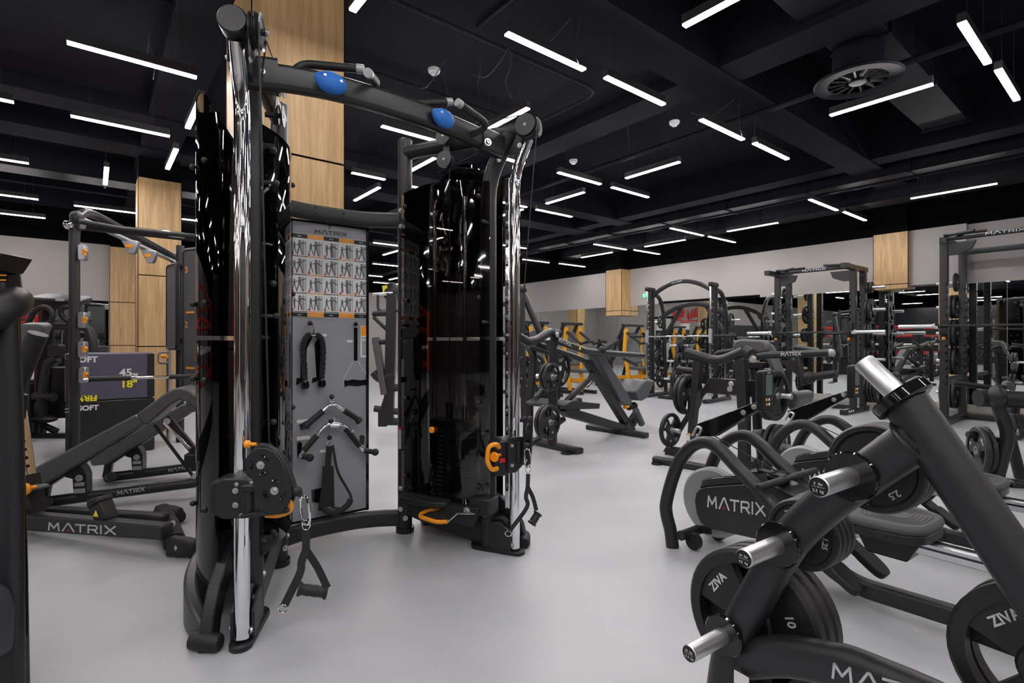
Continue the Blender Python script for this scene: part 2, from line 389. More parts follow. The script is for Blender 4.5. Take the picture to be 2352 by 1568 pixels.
# hanging wires
for i, (x, y, l) in enumerate(((1020, 140, 190), (1100, 120, 250), (1325, 20, 110), (1405, 65, 100), (1700, 215, 90), (1740, 240, 80), (345, 60, 130), (405, -40, 170), (1170, 110, 40), (1440, 260, 60))):
    a = H(x, y, 3.33); pts = [a, a+V((.012*math.sin(i), 0, -.12)), a+V((.03*math.cos(i*2), .01, -.26)), a+V((.02, 0, -.38))]
    if i % 2 == 0: pts = [a+UD*.5+V((0, 0, 0)), a+UD*.3-Z*.1, a+UD*.1-Z*.05]+[a]+pts[1:]
    single('hanging_cable', M().tube(spline(pts, 4), .004, 6), 'lamp_body', 'loose black cable hanging from the ceiling '+('left of the round white detector', 'right of the round white detector', 'near the top edge, centre', 'looping above the second lamp of the line', 'above the gap of the lamp pair', 'above the last lamp of the falling line', 'over the left lamps', 'beside the near tower top', 'above the largest lamp', 'right of the largest lamp')[i], 'cable', 'loose cables under the ceiling')
# ---------------- linear lamps ----------------
ZL = 2.98
LV = [((153, 97), (452, 177)), ((162, 266), (390, 312)), ((-150, 190), (30, 240)), ((-110, 345), (66, 377)), ((-100, 430), (86, 461)), ((-60, 477), (96, 505)),
      ((170, 470), (318, 491)), ((418, 502), (560, 520)), ((1160, 78), (1345, 158)), ((1387, 178), (1528, 238)), ((1606, 275), (1710, 319)), ((1728, 329), (1813, 364)),
      ((1280, 396), (1381, 422)), ((1403, 430), (1491, 452)), ((1230, 481), (1315, 497)), ((1542, 523), (1613, 541)), ((1626, 543), (1690, 556)), ((1366, 560), (1437, 573)),
      ((1453, 574), (1518, 583)), ((1857, 458), (1925, 482)), ((1933, 487), (1993, 505)), ((2197, 55), (2279, 142)), ((2283, 162), (2344, 227)), ((875, 290), (1017, 326)),
      ((808, 396), (884, 412)), ((1197, 596), (1265, 602)), ((1283, 605), (1345, 612)), ((1110, 455), (1210, 475)), ((1120, 355), (1207, 374)), ((857, 557), (935, 566)),
      ((945, 515), (1041, 528)), ((1140, 560), (1208, 570)), ((857, 605), (915, 611)), ((935, 612), (1000, 619)), ((930, 424), (990, 437)), ((780, 628), (905, 636)), ((857, 648), (930, 653))]
LU = [((1572, 60), (1740, -32)), ((1907, 265), (2143, 192)), ((1438, 409), (1561, 371)), ((1255, 467), (1342, 441)), ((1670, 531), (1787, 511)), ((2093, 456), (2290, 420)),
      ((1483, 567), (1572, 549)), ((1336, 591), (1406, 579)), ((812, 25), (880, -70)), ((814, 460), (872, 430)), ((1108, 305), (1212, 247)), ((938, 395), (998, 362)),
      ((428, 293), (466, 225)), ((382, 387), (408, 342)), ((240, 423), (247, 384)), ((1140, 499), (1200, 480)), ((878, 585), (925, 573)), ((960, 560), (1020, 545))]
lamps = []
BOXES = [(VB, V0, 2.26, 2.62, 3.3), (VB, V0, 6.22, 6.55, 3.3), (VB, V0, 7.25, 7.7, 3.3), (VB, V0, 11.0, 11.4, 3.3), (VB, V0, -2.3, -1.9, 3.3), (.43, .8, UB, U1, 3.3), (3.95, 4.3, UB, U1, 3.3), (7.4, 7.7, UB, U1, 3.3), (-3.6, -3.2, UB, U1, 3.3),
         (.8, 3.95, 2.62, 6.22, 3.42), (VB, .43, 2.62, 6.22, 3.42), (4.3, 7.4, 2.62, 6.22, 3.7), (.8, 7.4, 7.7, 11.0, 3.55), (-4, 7.0, 1.27, 1.64, 3.37), (7.95, 8.35, -6.5, 10.5, 3.22), (8.95, 9.35, -6.5, 9.2, 3.14), (-6, 2.6, 8.6, 9.0, 3.2)]
def top_at(p):
    v, u = p.dot(VD), p.dot(UD); return min([CH]+[b[4] for b in BOXES if b[0]-.02 <= v <= b[1]+.02 and b[2]-.02 <= u <= b[3]+.02])
def lamp_proto():
    t = T('linear_lamp', 'x', 'lamp')
    m = M().box((0, 0, .03), (1, .046, .055)); t.p('housing', m, 'lamp_body')
    t.p('diffuser', M().box((0, 0, -.004), (.994, .039, .008)), 'lamp_glow')
    [t.p('hanger', M().cyl((sx, 0, 0), (sx, 0, 1), .0015, 5), 'lamp_body') for sx in (-.32, .32)]
    return t
lp = lamp_proto(); first = True
def put_lamp(a, b, lab, grp='slim white linear lamps hung from the ceiling'):
    global first
    c = (a+b)/2; d = b-a; L = d.length; mm = Matrix.Translation(c) @ Matrix.Rotation(math.atan2(d.y, d.x), 4, 'Z') @ Matrix.Diagonal((L, 1, 1, 1))
    if first: o = lp.o; o.matrix_world = mm; o['label'] = lab; o['group'] = grp; first = False
    else: o = dup(lp, mm, lab, grp)
    lamps.append(c)
    for ch in kids(o):
        if ch.name.startswith('hanger'):
            sx = -.32 if ch.data.vertices[0].co.x < 0 else .32; ch.scale = (1, 1, top_at(mm @ V((sx, 0, 0)))-c.z)
NV = ['long lamp just left of the near tower top', 'lamp below the long one, left of the near tower', 'uppermost lamp cut by the left edge', 'second lamp down cut by the left edge', 'third lamp down cut by the left edge', 'lowest lamp cut by the left edge',
      'lamp whose end touches the middle oak pillar', 'lamp end between middle pillar and near tower', 'largest lamp right of the pull-up beam', 'lamp next in line beyond the largest one', 'third lamp in the line descending to the right', 'fourth lamp in the line descending to the right',
      'lamp right of the chrome column at mid height', 'lamp continuing right from the mid-height one', 'lamp close right of the rear chrome column, lower', 'lamp above the smith machine, first of a short pair', 'lamp above the smith machine, second of the short pair', 'short lamp low left of the smith machine, upper of two in line', 'short lamp low left of the smith machine, second of two in line',
      'lamp over the half rack, first of a short pair', 'lamp over the half rack, second of the pair', 'wide bright lamp at the top right corner', 'bright lamp right below the corner one', 'lamp ending behind the rear tower head tube', 'lamp just right of the big oak pillar, falling to the right',
      'small lamp low beside the rear chrome column', 'tiny lamp low to the right of the rear chrome column', 'lamp passing behind the rear chrome column', 'lamp passing behind the bend of the rear chrome column', 'upper lamp between the board and the rear tower', 'lamp seen through the smoked rear shroud, upper', 'lamp behind the rear chrome column, low down', 'lamp in the gap beside the board, second down',
      'lamp seen through the smoked rear shroud, lower', 'lamp behind the top of the rear shroud', 'lamp in the gap beside the board, third down', 'lowest lamp in the gap beside the board']
NU = ['lamp cut by the top edge right of centre', 'long lamp beneath the round ceiling vent', 'lamp alone in the middle of the ceiling, rising to the right', 'small rising lamp left of the middle one', 'rising lamp between smith machine and half rack', 'long rising lamp at the far right above the racks', 'small rising lamp above the smith machine', 'smallest rising lamp left of the smith machine',
      'lamp end at the top beside the big oak pillar', 'rising lamp just right of the big oak pillar', 'lamp crossing behind the far end of the pull-up beam', 'rising lamp inside the corner of the rear tower', 'steep lamp beside the near smoked shroud', 'steep short lamp left of the near tower', 'upright-looking lamp over the training rig', 'rising lamp behind the rear chrome column', 'rising lamp in the gap beside the board', 'rising lamp seen through the rear shroud']
for (a, b), nm in zip(LV, NV):
    a = H(*a, ZL); b = H(*b, ZL); c = (a+b)/2
    if (b-a).length > 1.1: a = c-VD*.45; b = c+VD*.45
    h = (b-a).length/2; put_lamp(c-VD*h, c+VD*h, 'white linear '+nm)
for (a, b), nm in zip(LU, NU):
    a = H(*a, ZL); b = H(*b, ZL); c = (a+b)/2; h = min((b-a).length/2, .45); put_lamp(c-UD*h, c+UD*h, 'white linear '+nm)
# lamps over the far hall, plus unseen ones added around the camera as fill light
r = random.Random(3)
for i, (v, u) in enumerate([(.15, -.75), (1.5, -.9), (2.7, .25), (1.45, .45), (.2, .9), (-.9, -1.2), (-1.6, -.1), (-1.2, 1.6), (2.9, -1.1), (-2.4, 1.0), (.9, 1.75)]+[(v, u) for v in (-6.5, -4.5, -2.5, -.9, .9, 3, 5.2, 7.2, 8.9) for u in (-5.5, -3.6, -1.8)]+[(-6.3, 0.4), (-4.2, .2), (-2.2, .3), (-.6, .5), (-6.3, 3), (-4, 3), (-2, 3.2), (-.3, 2.8), (-6, 6), (-4, 6), (-2, 8), (-5, 9), (-3.2, 10.5)]+[(v, u) for v in (-11.5, -9.5, -8) for u in (-5, -2.5, 0, 2.5, 5, 8)]
                           +[(v, u) for v in (2, 4.6, 7.2, 9) for u in (12.5, 14.2, 16)]):
    c = RM(v+r.uniform(-.2, .2), u+r.uniform(-.3, .3), ZL); dd = VD if r.random() < .6 else UD
    if min((c-q).length for q in lamps) < .85 or c.dot(VD) > V0-.5 or (c.dot(UD) > U0-.5 and c.dot(VD) < VR+.5): continue
    put_lamp(c-dd*.4, c+dd*.4, 'slim white linear lamp added over the far, rear and unseen parts of the hall', 'linear lamps added over the rest of the hall')
# round ceiling vent
c = H(1970, 190, 3.1)
t = T('ceiling_vent', 'round swirl air vent under the dark duct, upper right', 'vent', c)
t.w('outer_ring', M().lathe([(.29, 0), (.3, .015), (.285, .03), (.255, .012), (.2, .02), (.2, .006), (.26, 0)], Matrix.Translation(c), 36, close=True), 'duct')
t.w('vent_face', M().lathe([(.255, .012), (.2, .05), (.1, .06), (.05, .02), (0.001, .015)], Matrix.Translation(c), 36), 'duct')
b = M()
for i in range(14):
    a = 2*PI*i/14; b.box((.145, 0, .018), (.12, .012, .025), Matrix.Translation(c) @ Matrix.Rotation(a, 4, 'Z') @ Matrix.Rotation(.6, 4, 'X'))
t.w('blade', b, 'plastic'); t.w('hub', M().lathe([(.06, .0), (.055, -.006), (.03, 0), (.001, 0)], Matrix.Translation(c), 20), 'plastic')
t.w('neck', M().lathe([(.2, .03), (.17, .06), (.17, .26)], Matrix.Translation(c), 30), 'duct')
# smoke detectors
for i, (x, y, z) in enumerate(((997, 164, 3.3), (1549, 283, 3.22), (1317, 371, 3.22))):
    c = H(x, y, z); t = T('smoke_detector', ('small white round detector on the slab above the pull-up handles', 'small white detector on the pipe right of centre', 'small white detector on the pipe, smaller and further along')[i], 'detector', c)
    m = Matrix.Translation(c)
    t.w('cover', M().lathe([(.001, -.03), (.025, -.028), (.03, -.012), (.045, -.008), (.048, .005), (.001, .005)], m, 20), 'white'); t.w('base', M().lathe([(.05, .005), (.05, .018), (.001, .018)], m, 20), 'white')
# exit signs on the mirror wall
for i, (x, y, w, lab) in enumerate(((1488, 678, .24, 'small green exit sign high on the mirror wall above the smith machine'),)):
    c = PL(x, y, RM(V0-.03, 0), VD); t = T('exit_sign', lab, 'sign', c); t.w('sign_plate', M().box((0, 0, 0), (w, .03, .1), fr(c, UD*-1)), 'green_sign')
    t.w('lettering', text_m('ВЫХОД', .07, fr(c-VD*.02, -UD, Z), .001), 'white')
# door in the return wall (seen in the mirror)
m = M()
for a in ((13.2, 13.28), (14.2, 14.28)): rbox(m, VR, VR+.04, a[0], a[1], 0, 2.1)
rbox(m, VR, VR+.04, 13.2, 14.28, 2.1, 2.18); struct('door_1', m, 'ceil_dark'); struct('window_1', rbox(M(), VR+.002, VR+.012, 13.28, 14.2, .05, 2.1), 'door_glass')
# ---------------- dual tower cable trainer ----------------
TR = T('cable_trainer', 'tall black two-tower cable machine with chrome columns, smoked shrouds and pull-up beam', 'cable machine', (-.6, 2.6, 0))
towers = {}
def tower(key, O, f, s):
    O = V(O); f = V(f).normalized(); inn = (Z.cross(f))*s; towers[key] = (O, f, inn)
    L = lambda x, y, z: O+f*x+inn*y+Z*z
    w = TR.w
    m = M().tube(fil([L(0, 0, .01), L(0, 0, 1.97), L(.13, 0, 2.18)], .12), .042, 20); fp = w('front_post', m, 'frame')
    b = M()
    for z, sd in ((.19, 1), (.32, 1), (.12, -1)): b.bolt(L(0, .043*sd, z), inn*sd, .009)
    w('bolt', b, 'steel', fp)
    m = M().tube([L(-.553, 0, .02), L(-.553, 0, 2.262), L(-.553, 0, 2.27)], .041, 20, scale=[1, 1, .86]); bp = w('rear_post', m, 'frame')
    w('foot_cap', M().cyl(L(-.553, 0, 0), L(-.553, 0, .03), .052, 20), 'plastic', bp)
    b = M()
    for z in (.14, .26, 1.76, 1.85): b.bolt(L(-.553, .042, z), inn, .009); b.bolt(L(-.553+.03, .035, z-.05), inn+f, .009)
    w('bolt', b, 'steel', bp)
    m = M().tube([L(-.553, 0, 2.19), L(.24, 0, 2.19)], .04, 20); ht = w('head_tube', m, 'frame')
    w('end_cap', M().tube([L(.225, 0, 2.19), L(.23, 0, 2.19), L(.285, 0, 2.19), L(.292, 0, 2.19)], .049, 24, scale=[.9, 1, 1, .9]), 'plastic', ht)
    m = M().tube(fil([L(.155, 0, .03), L(.155, 0, 1.97), L(.235, 0, 2.14)], .12, 8), .027, 32); ch = w('guide_column', m, 'chrome', label='bright chrome column')
    m = M().box((0, 0, 0), (.026, .03, 1.72), fr(L(.118, 0, 1.09), f, inn)); rl = w('index_rail', m, 'chrome', ch, bev=.003)
    h = M(); n = M()
    for i in range(1, 18):
        z = 1.79-(17-i)*.0975
        h.lathe([(.001, .0012), (.0075, .0012), (.0075, 0)], fr(L(.118, .0155, z), inn) @ Matrix.Rotation(PI/2, 4, 'Y'), 12)
        xd = f if s < 0 else -f
        a = text_m(str(i), .02, fr(L(.118, .0158, z+.026), f*(1 if inn.cross(f).z*0 == 0 and f.cross(Z).dot(inn) > 0 else -1), Z), .0002); n.add(a.v, a.f)
    w('index_hole', h, 'gloss_black', rl); w('index_number', n, 'white', rl)
    w('column_bracket', M().prism([(0, 0), (.06, .0), (.11, .12), (.07, .13)], .07, Matrix(((f.x, 0, inn.x, 0), (f.y, 0, inn.y, 0), (0, 1, 0, 0), (0, 0, 0, 1))) if 0 else fr(L(.13, 0, 2.06), f, Z)), 'frame', ch, bev=.004)
    b = M(); b.bolt(L(.2, .037, 2.1), inn, .008); b.bolt(L(.2, -.037, 2.1), -inn, .008); w('bolt', b, 'steel', ch)
    # base shoe
    poly = [(-.055+.055*math.cos(a), .055*math.sin(a)) for a in [PI/2+PI*i/8 for i in range(9)]]+[(.16+.04*math.cos(a), .04*math.sin(a)) for a in [-PI/2+PI*i/8 for i in range(9)]]
    bs = w('base_shoe', M().prism(poly, .02, fr(L(.01, 0, .011), f, inn)), 'plastic', bev=.004)
    m = M().prism([(-.02, 0), (.12, 0), (.12, .1), (.06, .14), (0, .14)], .012, fr(L(.03, .035, .02), f, Z)).prism([(-.02, 0), (.12, 0), (.12, .1), (.06, .14), (0, .14)], .012, fr(L(.03, -.035, .02), f, Z))
    w('shoe_plate', m, 'frame', bs, bev=.002)
    w('floor_pulley', M().lathe([(.001, .02), (.05, .02), (.055, .012), (.043, 0), (.055, -.012), (.05, -.02), (.001, -.02)], fr(L(.07, .0, .13), f, Z), 24), 'plastic')
    b = M().bolt(L(.15, .03, .05), inn, .01).bolt(L(.07, .022, .13), inn, .01).bolt(L(.12, -.045, .05), -inn, .01); w('bolt', b, 'steel', bs)
    # outer shroud: two bowed acrylic panels
    def ell(t, k=1.0): return (-.25+.31*math.cos(t)*k, -.258*math.sin(t)*k)
    def panel(t0, t1, zb, zt, k=1.0, n=28):
        m = M(); vs = []
        for q in (1.0, 1.0-.004/.25):
            for i in range(n+1):
                t = t0+(t1-t0)*i/n; x, y = ell(t, k*q); vs += [L(x, y, zb(t)), L(x, y, zt(t))]
        o = 2*(n+1); fs = []
        for i in range(n):
            a = 2*i; fs += [(a, a+2, a+3, a+1), (o+a, o+a+1, o+a+3, o+a+2), (a, o+a, o+a+2, a+2), (a+1, a+3, o+a+3, o+a+1)]
        fs += [(0, 1, o+1, o), (2*n, o+2*n, o+2*n+1, 2*n+1)]
        return m.add(vs, fs)
    top = lambda t: 1.97+.2*math.exp(-((t-1.75)/.62)**2)+.0*t
    w('outer_shroud', panel(.14*PI, .93*PI, lambda t: 1.125, top), 'dark_acrylic', label='upper curved smoked shroud')
    w('outer_shroud', panel(.14*PI, .93*PI, lambda t: .16, lambda t: 1.105), 'dark_acrylic', label='lower curved smoked shroud')
    # inner shroud
    def inner(zb, zt):
        m = M(); n = 16; vs = []
        for q in (0, .005):
            for i in range(n+1):
                t = i/n; x = -.545+.575*t; y = .045+.05*math.sin(PI*t)-q; vs += [L(x, y, zb), L(x, y, zt+(.02*math.sin(PI*t)))]
        o = 2*(n+1); fs = []
        for i in range(n):
            a = 2*i; fs += [(a, a+2, a+3, a+1), (o+a, o+a+1, o+a+3, o+a+2), (a, o+a, o+a+2, a+2), (a+1, a+3, o+a+3, o+a+1)]
        fs += [(0, 1, o+1, o), (2*n, o+2*n, o+2*n+1, 2*n+1)]; return m.add(vs, fs)
    w('inner_shroud', inner(1.125, 1.94), 'smoked_acrylic'); w('inner_shroud', inner(.27, 1.11), 'smoked_acrylic')
    for x in (-.5, -.02):
        for z in (.34, .78, 1.33, 1.86):
            y = .045+.05*math.sin(PI*(x+.545)/.575)
            w('panel_knob', M().sph(L(x, y+.014, z), .013), 'plastic').data
    for x, y in ((-.1, -.24), (.0, -.17)):
        for z in (.45, .95, 1.25, 1.8):
            w('panel_knob', M().sph(L(x-.02, y*1.02, z), .012), 'plastic')
    for z in (.34, .62, 1.2, 1.72): w('shroud_peg', M().cyl(L(.02, .035, z), L(.02, .085, z), .007, 10).sph(L(.02, .09, z), .012), 'plastic')
    # rear black shroud strip next to the rear post and stack frame
    w('stack_frame', M().box((0, 0, 0), (.05, .012, 1.62), fr(L(-.505, -.03, 1.03), f, inn)).box((0, 0, 0), (.05, .012, 1.62), fr(L(-.06, -.06, 1.03), f, inn)), 'gloss_black')
    # stack
    for i in range(15):
        z = .26+i*.0245
        p = w('weight_plate', M().box((0, 0, 0), (.3, .1, .022), fr(L(-.26, -.02, z), f, inn)), 'plate', bev=.002)
        a = text_m('%d lbs' % (10+10*(15-i)), .014, fr(L(-.29, .0312, z), f*(1 if f.cross(Z).dot(inn) > 0 else -1), Z), .0002)
        w('plate_label', a, 'white', p)
    w('top_plate', M().box((0, 0, 0), (.3, .1, .04), fr(L(-.26, -.02, .645), f, inn)).cyl(L(-.26, -.02, .66), L(-.26, -.02, .76), .02), 'plastic', bev=.002)
    for x in (-.36, -.16): w('guide_rod', M().cyl(L(x, -.02, .1), L(x, -.02, 1.9), .0115, 12), 'chrome')
    w('stack_cable', M().cyl(L(-.26, -.02, .76), L(-.26, -.02, 2.13), .003, 6), 'rubber')
    if s < 0:
        k = w('selector_pin', M().lathe([(.001, .05), (.014, .05), (.02, .04), (.016, .025), (.02, .015), (.008, .008), (.006, -.02), (.001, -.02)], fr(L(-.3, .05, .62), inn) @ Matrix.Rotation(PI/2, 4, 'Y'), 18), 'orange')
        hp = []
        for i in range(150):
            t = i/149; c = L(-.3, .055, .6).lerp(L(-.3, .055, .52), t)+f*(-.11*math.sin(PI*t))*1.0; c.z = .66-.16*t
            hp.append(c+inn*(.004*math.cos(i*1.5))+Z*(.004*math.sin(i*1.5)))
        w('coil_cord', M().tube(hp, .002, 6), 'rubber', k)
    # pulleys on the head tube
    def pul(x, y, z, r, n=1, cover=True, nm='pulley'):
        m = M()
        for i in range(n): m.lathe([(.001, -.006), (.02, -.006), (r*.86, -.003), (r, -.008), (r, -.0065), (r*.88, 0), (r, .0065), (r, .008), (r*.86, .003), (.02, .006), (.001, .006)], fr(L(x, y+.019*i, z), inn) @ Matrix.Rotation(PI/2, 4, 'Y'), 28)
        p = w(nm, m, 'plastic'); w('axle', M().cyl(L(x, 0, z+.0), L(x, y+.019*n+.006, z), .011, 12), 'frame', p); w('bolt', M().bolt(L(x, y+.019*n+.004, z), inn, .008), 'steel', p)
        return p
    p = pul(.262, .062, 2.17, .061, 2)
    if s < 0: w('pulley_cover', M().lathe([(.001, .002), (.052, .002), (.054, 0), (.052, -.002), (.001, -.002)], fr(L(.262, .106, 2.17), inn) @ Matrix.Rotation(PI/2, 4, 'Y'), 28), 'frame_grey', p)
    for x, z in ((-.24, 2.215), (-.235, 2.085)):
        p = pul(x, .05, z, .044, 1); w('pulley_cover', M().prism([(.046*math.cos(a), .046*math.sin(a)) for a in [2*PI*i/20 for i in range(20)]]+[], .003, fr(L(x, .074, z), f, Z)), 'frame_grey', p)
    w('pulley_hanger', M().box((0, 0, 0), (.04, .004, .16), fr(L(-.238, .044, 2.15), f, inn)), 'frame')
    w('cable', M().cyl(L(.262+.06, .09, 2.17), L(.2, .1, .72), .0032, 8), 'rubber')
    w('cable', M().cyl(L(.262-.055, .09, 2.17), L(.12, .05, 2.0), .0032, 8), 'rubber') if s > 0 else None
    w('cable', M().cyl(L(.25, .07, 2.235), L(-.22, .06, 2.25), .003, 8), 'rubber')
    # outward floor wing with rubber foot
    def wing(k, h0, h1, th, ta=.02, tb=.78):
        m = M(); n = 20; vs = []
        for q in (0, th):
            for i in range(n+1):
                t = (ta+(tb-ta)*i/n)*PI; x = -.22+(.40*k-q)*math.cos(t); y = -.03-(.27*k-q)*math.sin(t)
                u = i/n; h = h0*(math.sin(min(1, u*1.15)*PI/2)**.75)+.03
                vs += [L(x, y, max(.0, .0)), L(x, y, h)]
        o = 2*(n+1); fs = []
        for i in range(n):
            a = 2*i; fs += [(a, a+2, a+3, a+1), (o+a, o+a+1, o+a+3, o+a+2), (a, o+a, o+a+2, a+2), (a+1, a+3, o+a+3, o+a+1)]
        fs += [(0, 1, o+1, o), (2*n, o+2*n, o+2*n+1, 2*n+1)]; return m.add(vs, fs)
    w('base_wing', wing(.94, .2, 0, .05, .1, .85), 'frame_grey', bev=.012)
    # arched stabiliser leg: a curved plate from the rear of the shoe out to the foot
    pts = [(-.2, .33), (-.1, .31), (0, .265), (.08, .2), (.13, .12), (.16, .0), (.085, .0), (.06, .08), (.02, .14), (-.05, .19), (-.2, .2)]
    ax = (f*1.0-inn*.12).normalized()
    w('stabiliser_leg', M().prism(pts, .045, fr(L(0.02, -.1, 0), ax, Z)), 'frame', bev=.006)
    ft = M().tube([L(.135, -.175, .032), L(.135, -.165, .032), L(.175, -.075, .032), L(.178, -.065, .032)], .032, 16, scale=[.8, 1, 1, .8])
    w('rubber_foot', ft, 'rubber')
    return L
LN = tower('near', (-1.015, 2.05, 0), (.2425, -.970, 0), 1)
LF = tower('far', (-.125, 2.796, 0), (.896, -.444, 0), -1)
w = TR.w
# curved tubes joining the towers
arcp = [V(p) for p in ((-1.150, 2.587, 0), (-1.19, 2.70, 0), (-1.085, 2.85, 0), (-.9, 2.98, 0), (-.745, 3.03, 0), (-.617, 3.04, 0))]
for z, hh in ((1.80, .088), (.08, .095)):
    t = w('cross_tube', M().sweep(spline([p+Z*z for p in arcp], 6), rrect(.05, hh, .024, 4)), 'frame')
    b = M()
    for px, py in (((725, 477), (725, 489), (790, 490), (790, 502)) if z > 1 else ((800, 1190),)): q = P(px, py, 2.84); b.sph(q, .007)
    w('rivet', b, 'plastic', t)
w('tube_sleeve', M().sweep([arcp[0]+Z*1.8+V((.0, -.03, 0)), arcp[0]*.5+arcp[1]*.5+Z*1.8], rrect(.06, .11, .02)), 'plastic')
# pull-up beam
bp = [P(572, 171, 1.97), P(665, 183, 2.03), P(770, 203, 2.09), P(880, 234, 2.2), P(984, 269, 2.37), P(1075, 306, 2.55), P(1140, 335, 2.69)]
bm = w('pull_up_beam', M().sweep(spline(bp, 6), rrect(.055, .098, .02, 4)), 'frame')
for a, b_, bl in ((P(565, 166, 1.955), P(640, 175, 2.0), ((603, 166, 1.955), (1, -.5))), (P(1100, 318, 2.6), P(1148, 338, 2.71), ((1121, 326, 2.59), (1, -.5)))):
    k = w('beam_sleeve', M().sweep([a, b_], rrect(.068, .118, .02, 4)), 'frame', bm)
    w('bolt', M().bolt(P(*bl[0]), (.45, -.9, 0), .012, .01).bolt(P(bl[0][0]+24, bl[0][1]+42, bl[0][2]+.06), (0, 0, -1), .009, .01), 'steel', bm)
w('beam_mount', M().tube([P(1100, 322, 2.68), LF(.05, 0, 2.12)], .035), 'frame'); w('beam_mount', M().tube([P(590, 170, 2.0), LN(.06, 0, 2.13)], .035), 'frame')
for pts in ([P(656, 190, 2.04), P(690, 146, 2.1), P(832, 159, 2.13)], [P(846, 218, 2.19), P(866, 190, 2.2), P(846, 168, 2.03)],
            [P(938, 252, 2.3), P(968, 237, 2.36), P(1035, 234, 2.42)], [P(1078, 312, 2.54), P(1124, 288, 2.5), P(1052, 236, 2.35)]):
    q = fil(pts, .05, 6); h = w('pull_up_handle', M().tube(q, .0165, 16), 'rubber')
    d = (q[-1]-q[-2]).normalized(); w('grip_cap', M().tube([q[-1]-d*.022, q[-1]-d*.02, q[-1]+d*.006, q[-1]+d*.008], .0185, 18, scale=[.9, 1, 1, .85]), 'silver', h)
for px, py, d in ((760, 192, 2.035), (1017, 273, 2.375)):
    c = P(px, py, d); tn = (bp[3]-bp[2]) if px < 800 else (bp[5]-bp[4]); tn.normalize(); m = fr(c, tn)
    g = M(); g.sph((0, -.006, 0), 1, (.06, .03, .042), 28, m); g.sph((-.035, -.004, .008), 1, (.03, .02, .026), 16, m)
    cg = w('climbing_grip', g, 'blue', label='blue moulded climbing hold'); nn = -(m.to_3x3() @ V((0, 1, 0)))
    w('bolt', M().bolt(m @ V((-.028, -.03, .012)), nn, .0045, .003).bolt(m @ V((.03, -.03, .006)), nn, .0045, .003), 'steel', cg)
# accessory board
bd = V((.80, .60, 0)); bn = V((.60, -.80, 0)); bc = V((-1.025, 2.95, .94)); bo = bc+bn*.0
BP = lambda px, py, off=.0: PL(px, py, bc+bn*(.0165+off), bn)
BW, BH = .425, 1.63
bf = fr(bc, bd, Z); bd_o = w('accessory_board', M().box((0, 0, 0), (BW, BH, .03), bf), 'board', label='grey accessory board')
e = M()
for sx in (-1, 1): e.box((sx*BW/2, 0, 0), (.016, BH+.016, .04), bf)
for sy in (-1, 1): e.box((0, sy*BH/2, 0), (BW+.016, .012, .04), bf)
w('board_edge', e, 'gloss_black', bd_o)
w('board_stub', M().cyl(bc+Z*.8, bc+Z*.9-bn*.0+V((.0, -.05, 0)), .014), 'frame', bd_o); w('board_stub', M().cyl(bc-Z*.8, bc-Z*.9+V((.0, -.03, 0)), .014), 'frame', bd_o)
lo = BP(723, 535, .0005); logo(TR, lo, bd, Z, .019, end=BP(795, 542, .0005), material='plastic', dot=False, parent=bd_o)
# poster: corner points
def bq(px0, py0, px1, py1, t, off=.001):
    a = BP(px0, py0); b = BP(px1, py1); i = bf.inverted(); a = i @ a; b = i @ b
    return M().box(((a.x+b.x)/2, (a.y+b.y)/2, .016+off), (abs(b.x-a.x), abs(b.y-a.y), t), bf)
i_ = bf.inverted(); A = i_ @ BP(668, 533); B = i_ @ BP(846, 732); pw = B.x-A.x; ph = A.y-B.y
po = w('exercise_poster', M().box(((A.x+B.x)/2, (A.y+B.y)/2, .0165), (pw, ph, .002), bf), 'paper', bd_o, label='exercise chart with rows of small figures')
bk = M(); og = M(); fg = M(); gr = M(); sk = M(); rd = M(); rr = random.Random(5)
cw = pw/5; chh = ph*.88/4
for c in range(5):
    x0 = A.x+cw*c; tgt = og if c in (1, 3) else bk
    for yy in (A.y-ph*.03, B.y+ph*.03): tgt.box((x0+cw/2, yy, .0182), (cw*.98, ph*.05, .001), bf)
    for rr_ in range(4):
        y0 = A.y-ph*.06-chh*rr_
        (og if c in (1, 3) else bk).box((x0+cw/2, y0-chh+.003, .0182), (cw*.98, .004, .001), bf)
        gr.box((x0+cw*.72, y0-chh*.5, .0182), (cw*.18, chh*.8, .001), bf); gr.box((x0+cw*.9, y0-chh*.5, .0182), (cw*.05, chh*.84, .001), bf)
        rd.box((x0+cw*.1, y0-chh*.86, .0182), (cw*.12, chh*.1, .001), bf)
        for fx, sc in ((.2, .75), (.52, 1)):
            cx = x0+cw*fx; cy = y0-chh*(.5+.1*(1-sc)); k = chh*.42*sc; an = rr.uniform(-.7, .7)
            sk.lathe([(.001, 0), (k*.15, 0)], bf @ Matrix.Translation((cx, cy+k*.82, .0188)), 10)
            q = bf @ Matrix.Translation((cx, cy, .0187))
            fg.prism([(-k*.15, .0), (k*.15, .0), (k*.2, k*.65), (-k*.2, k*.65)], .0008, q)
            fg.prism([(-k*.15, .0), (0, 0), (-k*(.1+.4*an), -k*.95), (-k*(.25+.4*an), -k*.95)], .0008, q)
            fg.prism([(0, .0), (k*.15, 0), (k*(.35+.3*an), -k*.9), (k*(.2+.3*an), -k*.9)], .0008, q)
            sk.prism([(k*.15, k*.5), (k*.18, k*.62), (k*.75, k*(.5+an*.5)), (k*.72, k*(.38+an*.5))], .0008, q)
w('header_bar', bk, 'plastic', po); w('header_strip', og, 'orange', po); w('drawing', fg, 'figure', po); w('machine_drawing', gr, 'silver', po); w('skin_drawing', sk, 'frame_grey', po); w('exercise_mark', rd, 'red', po)
tt = M()
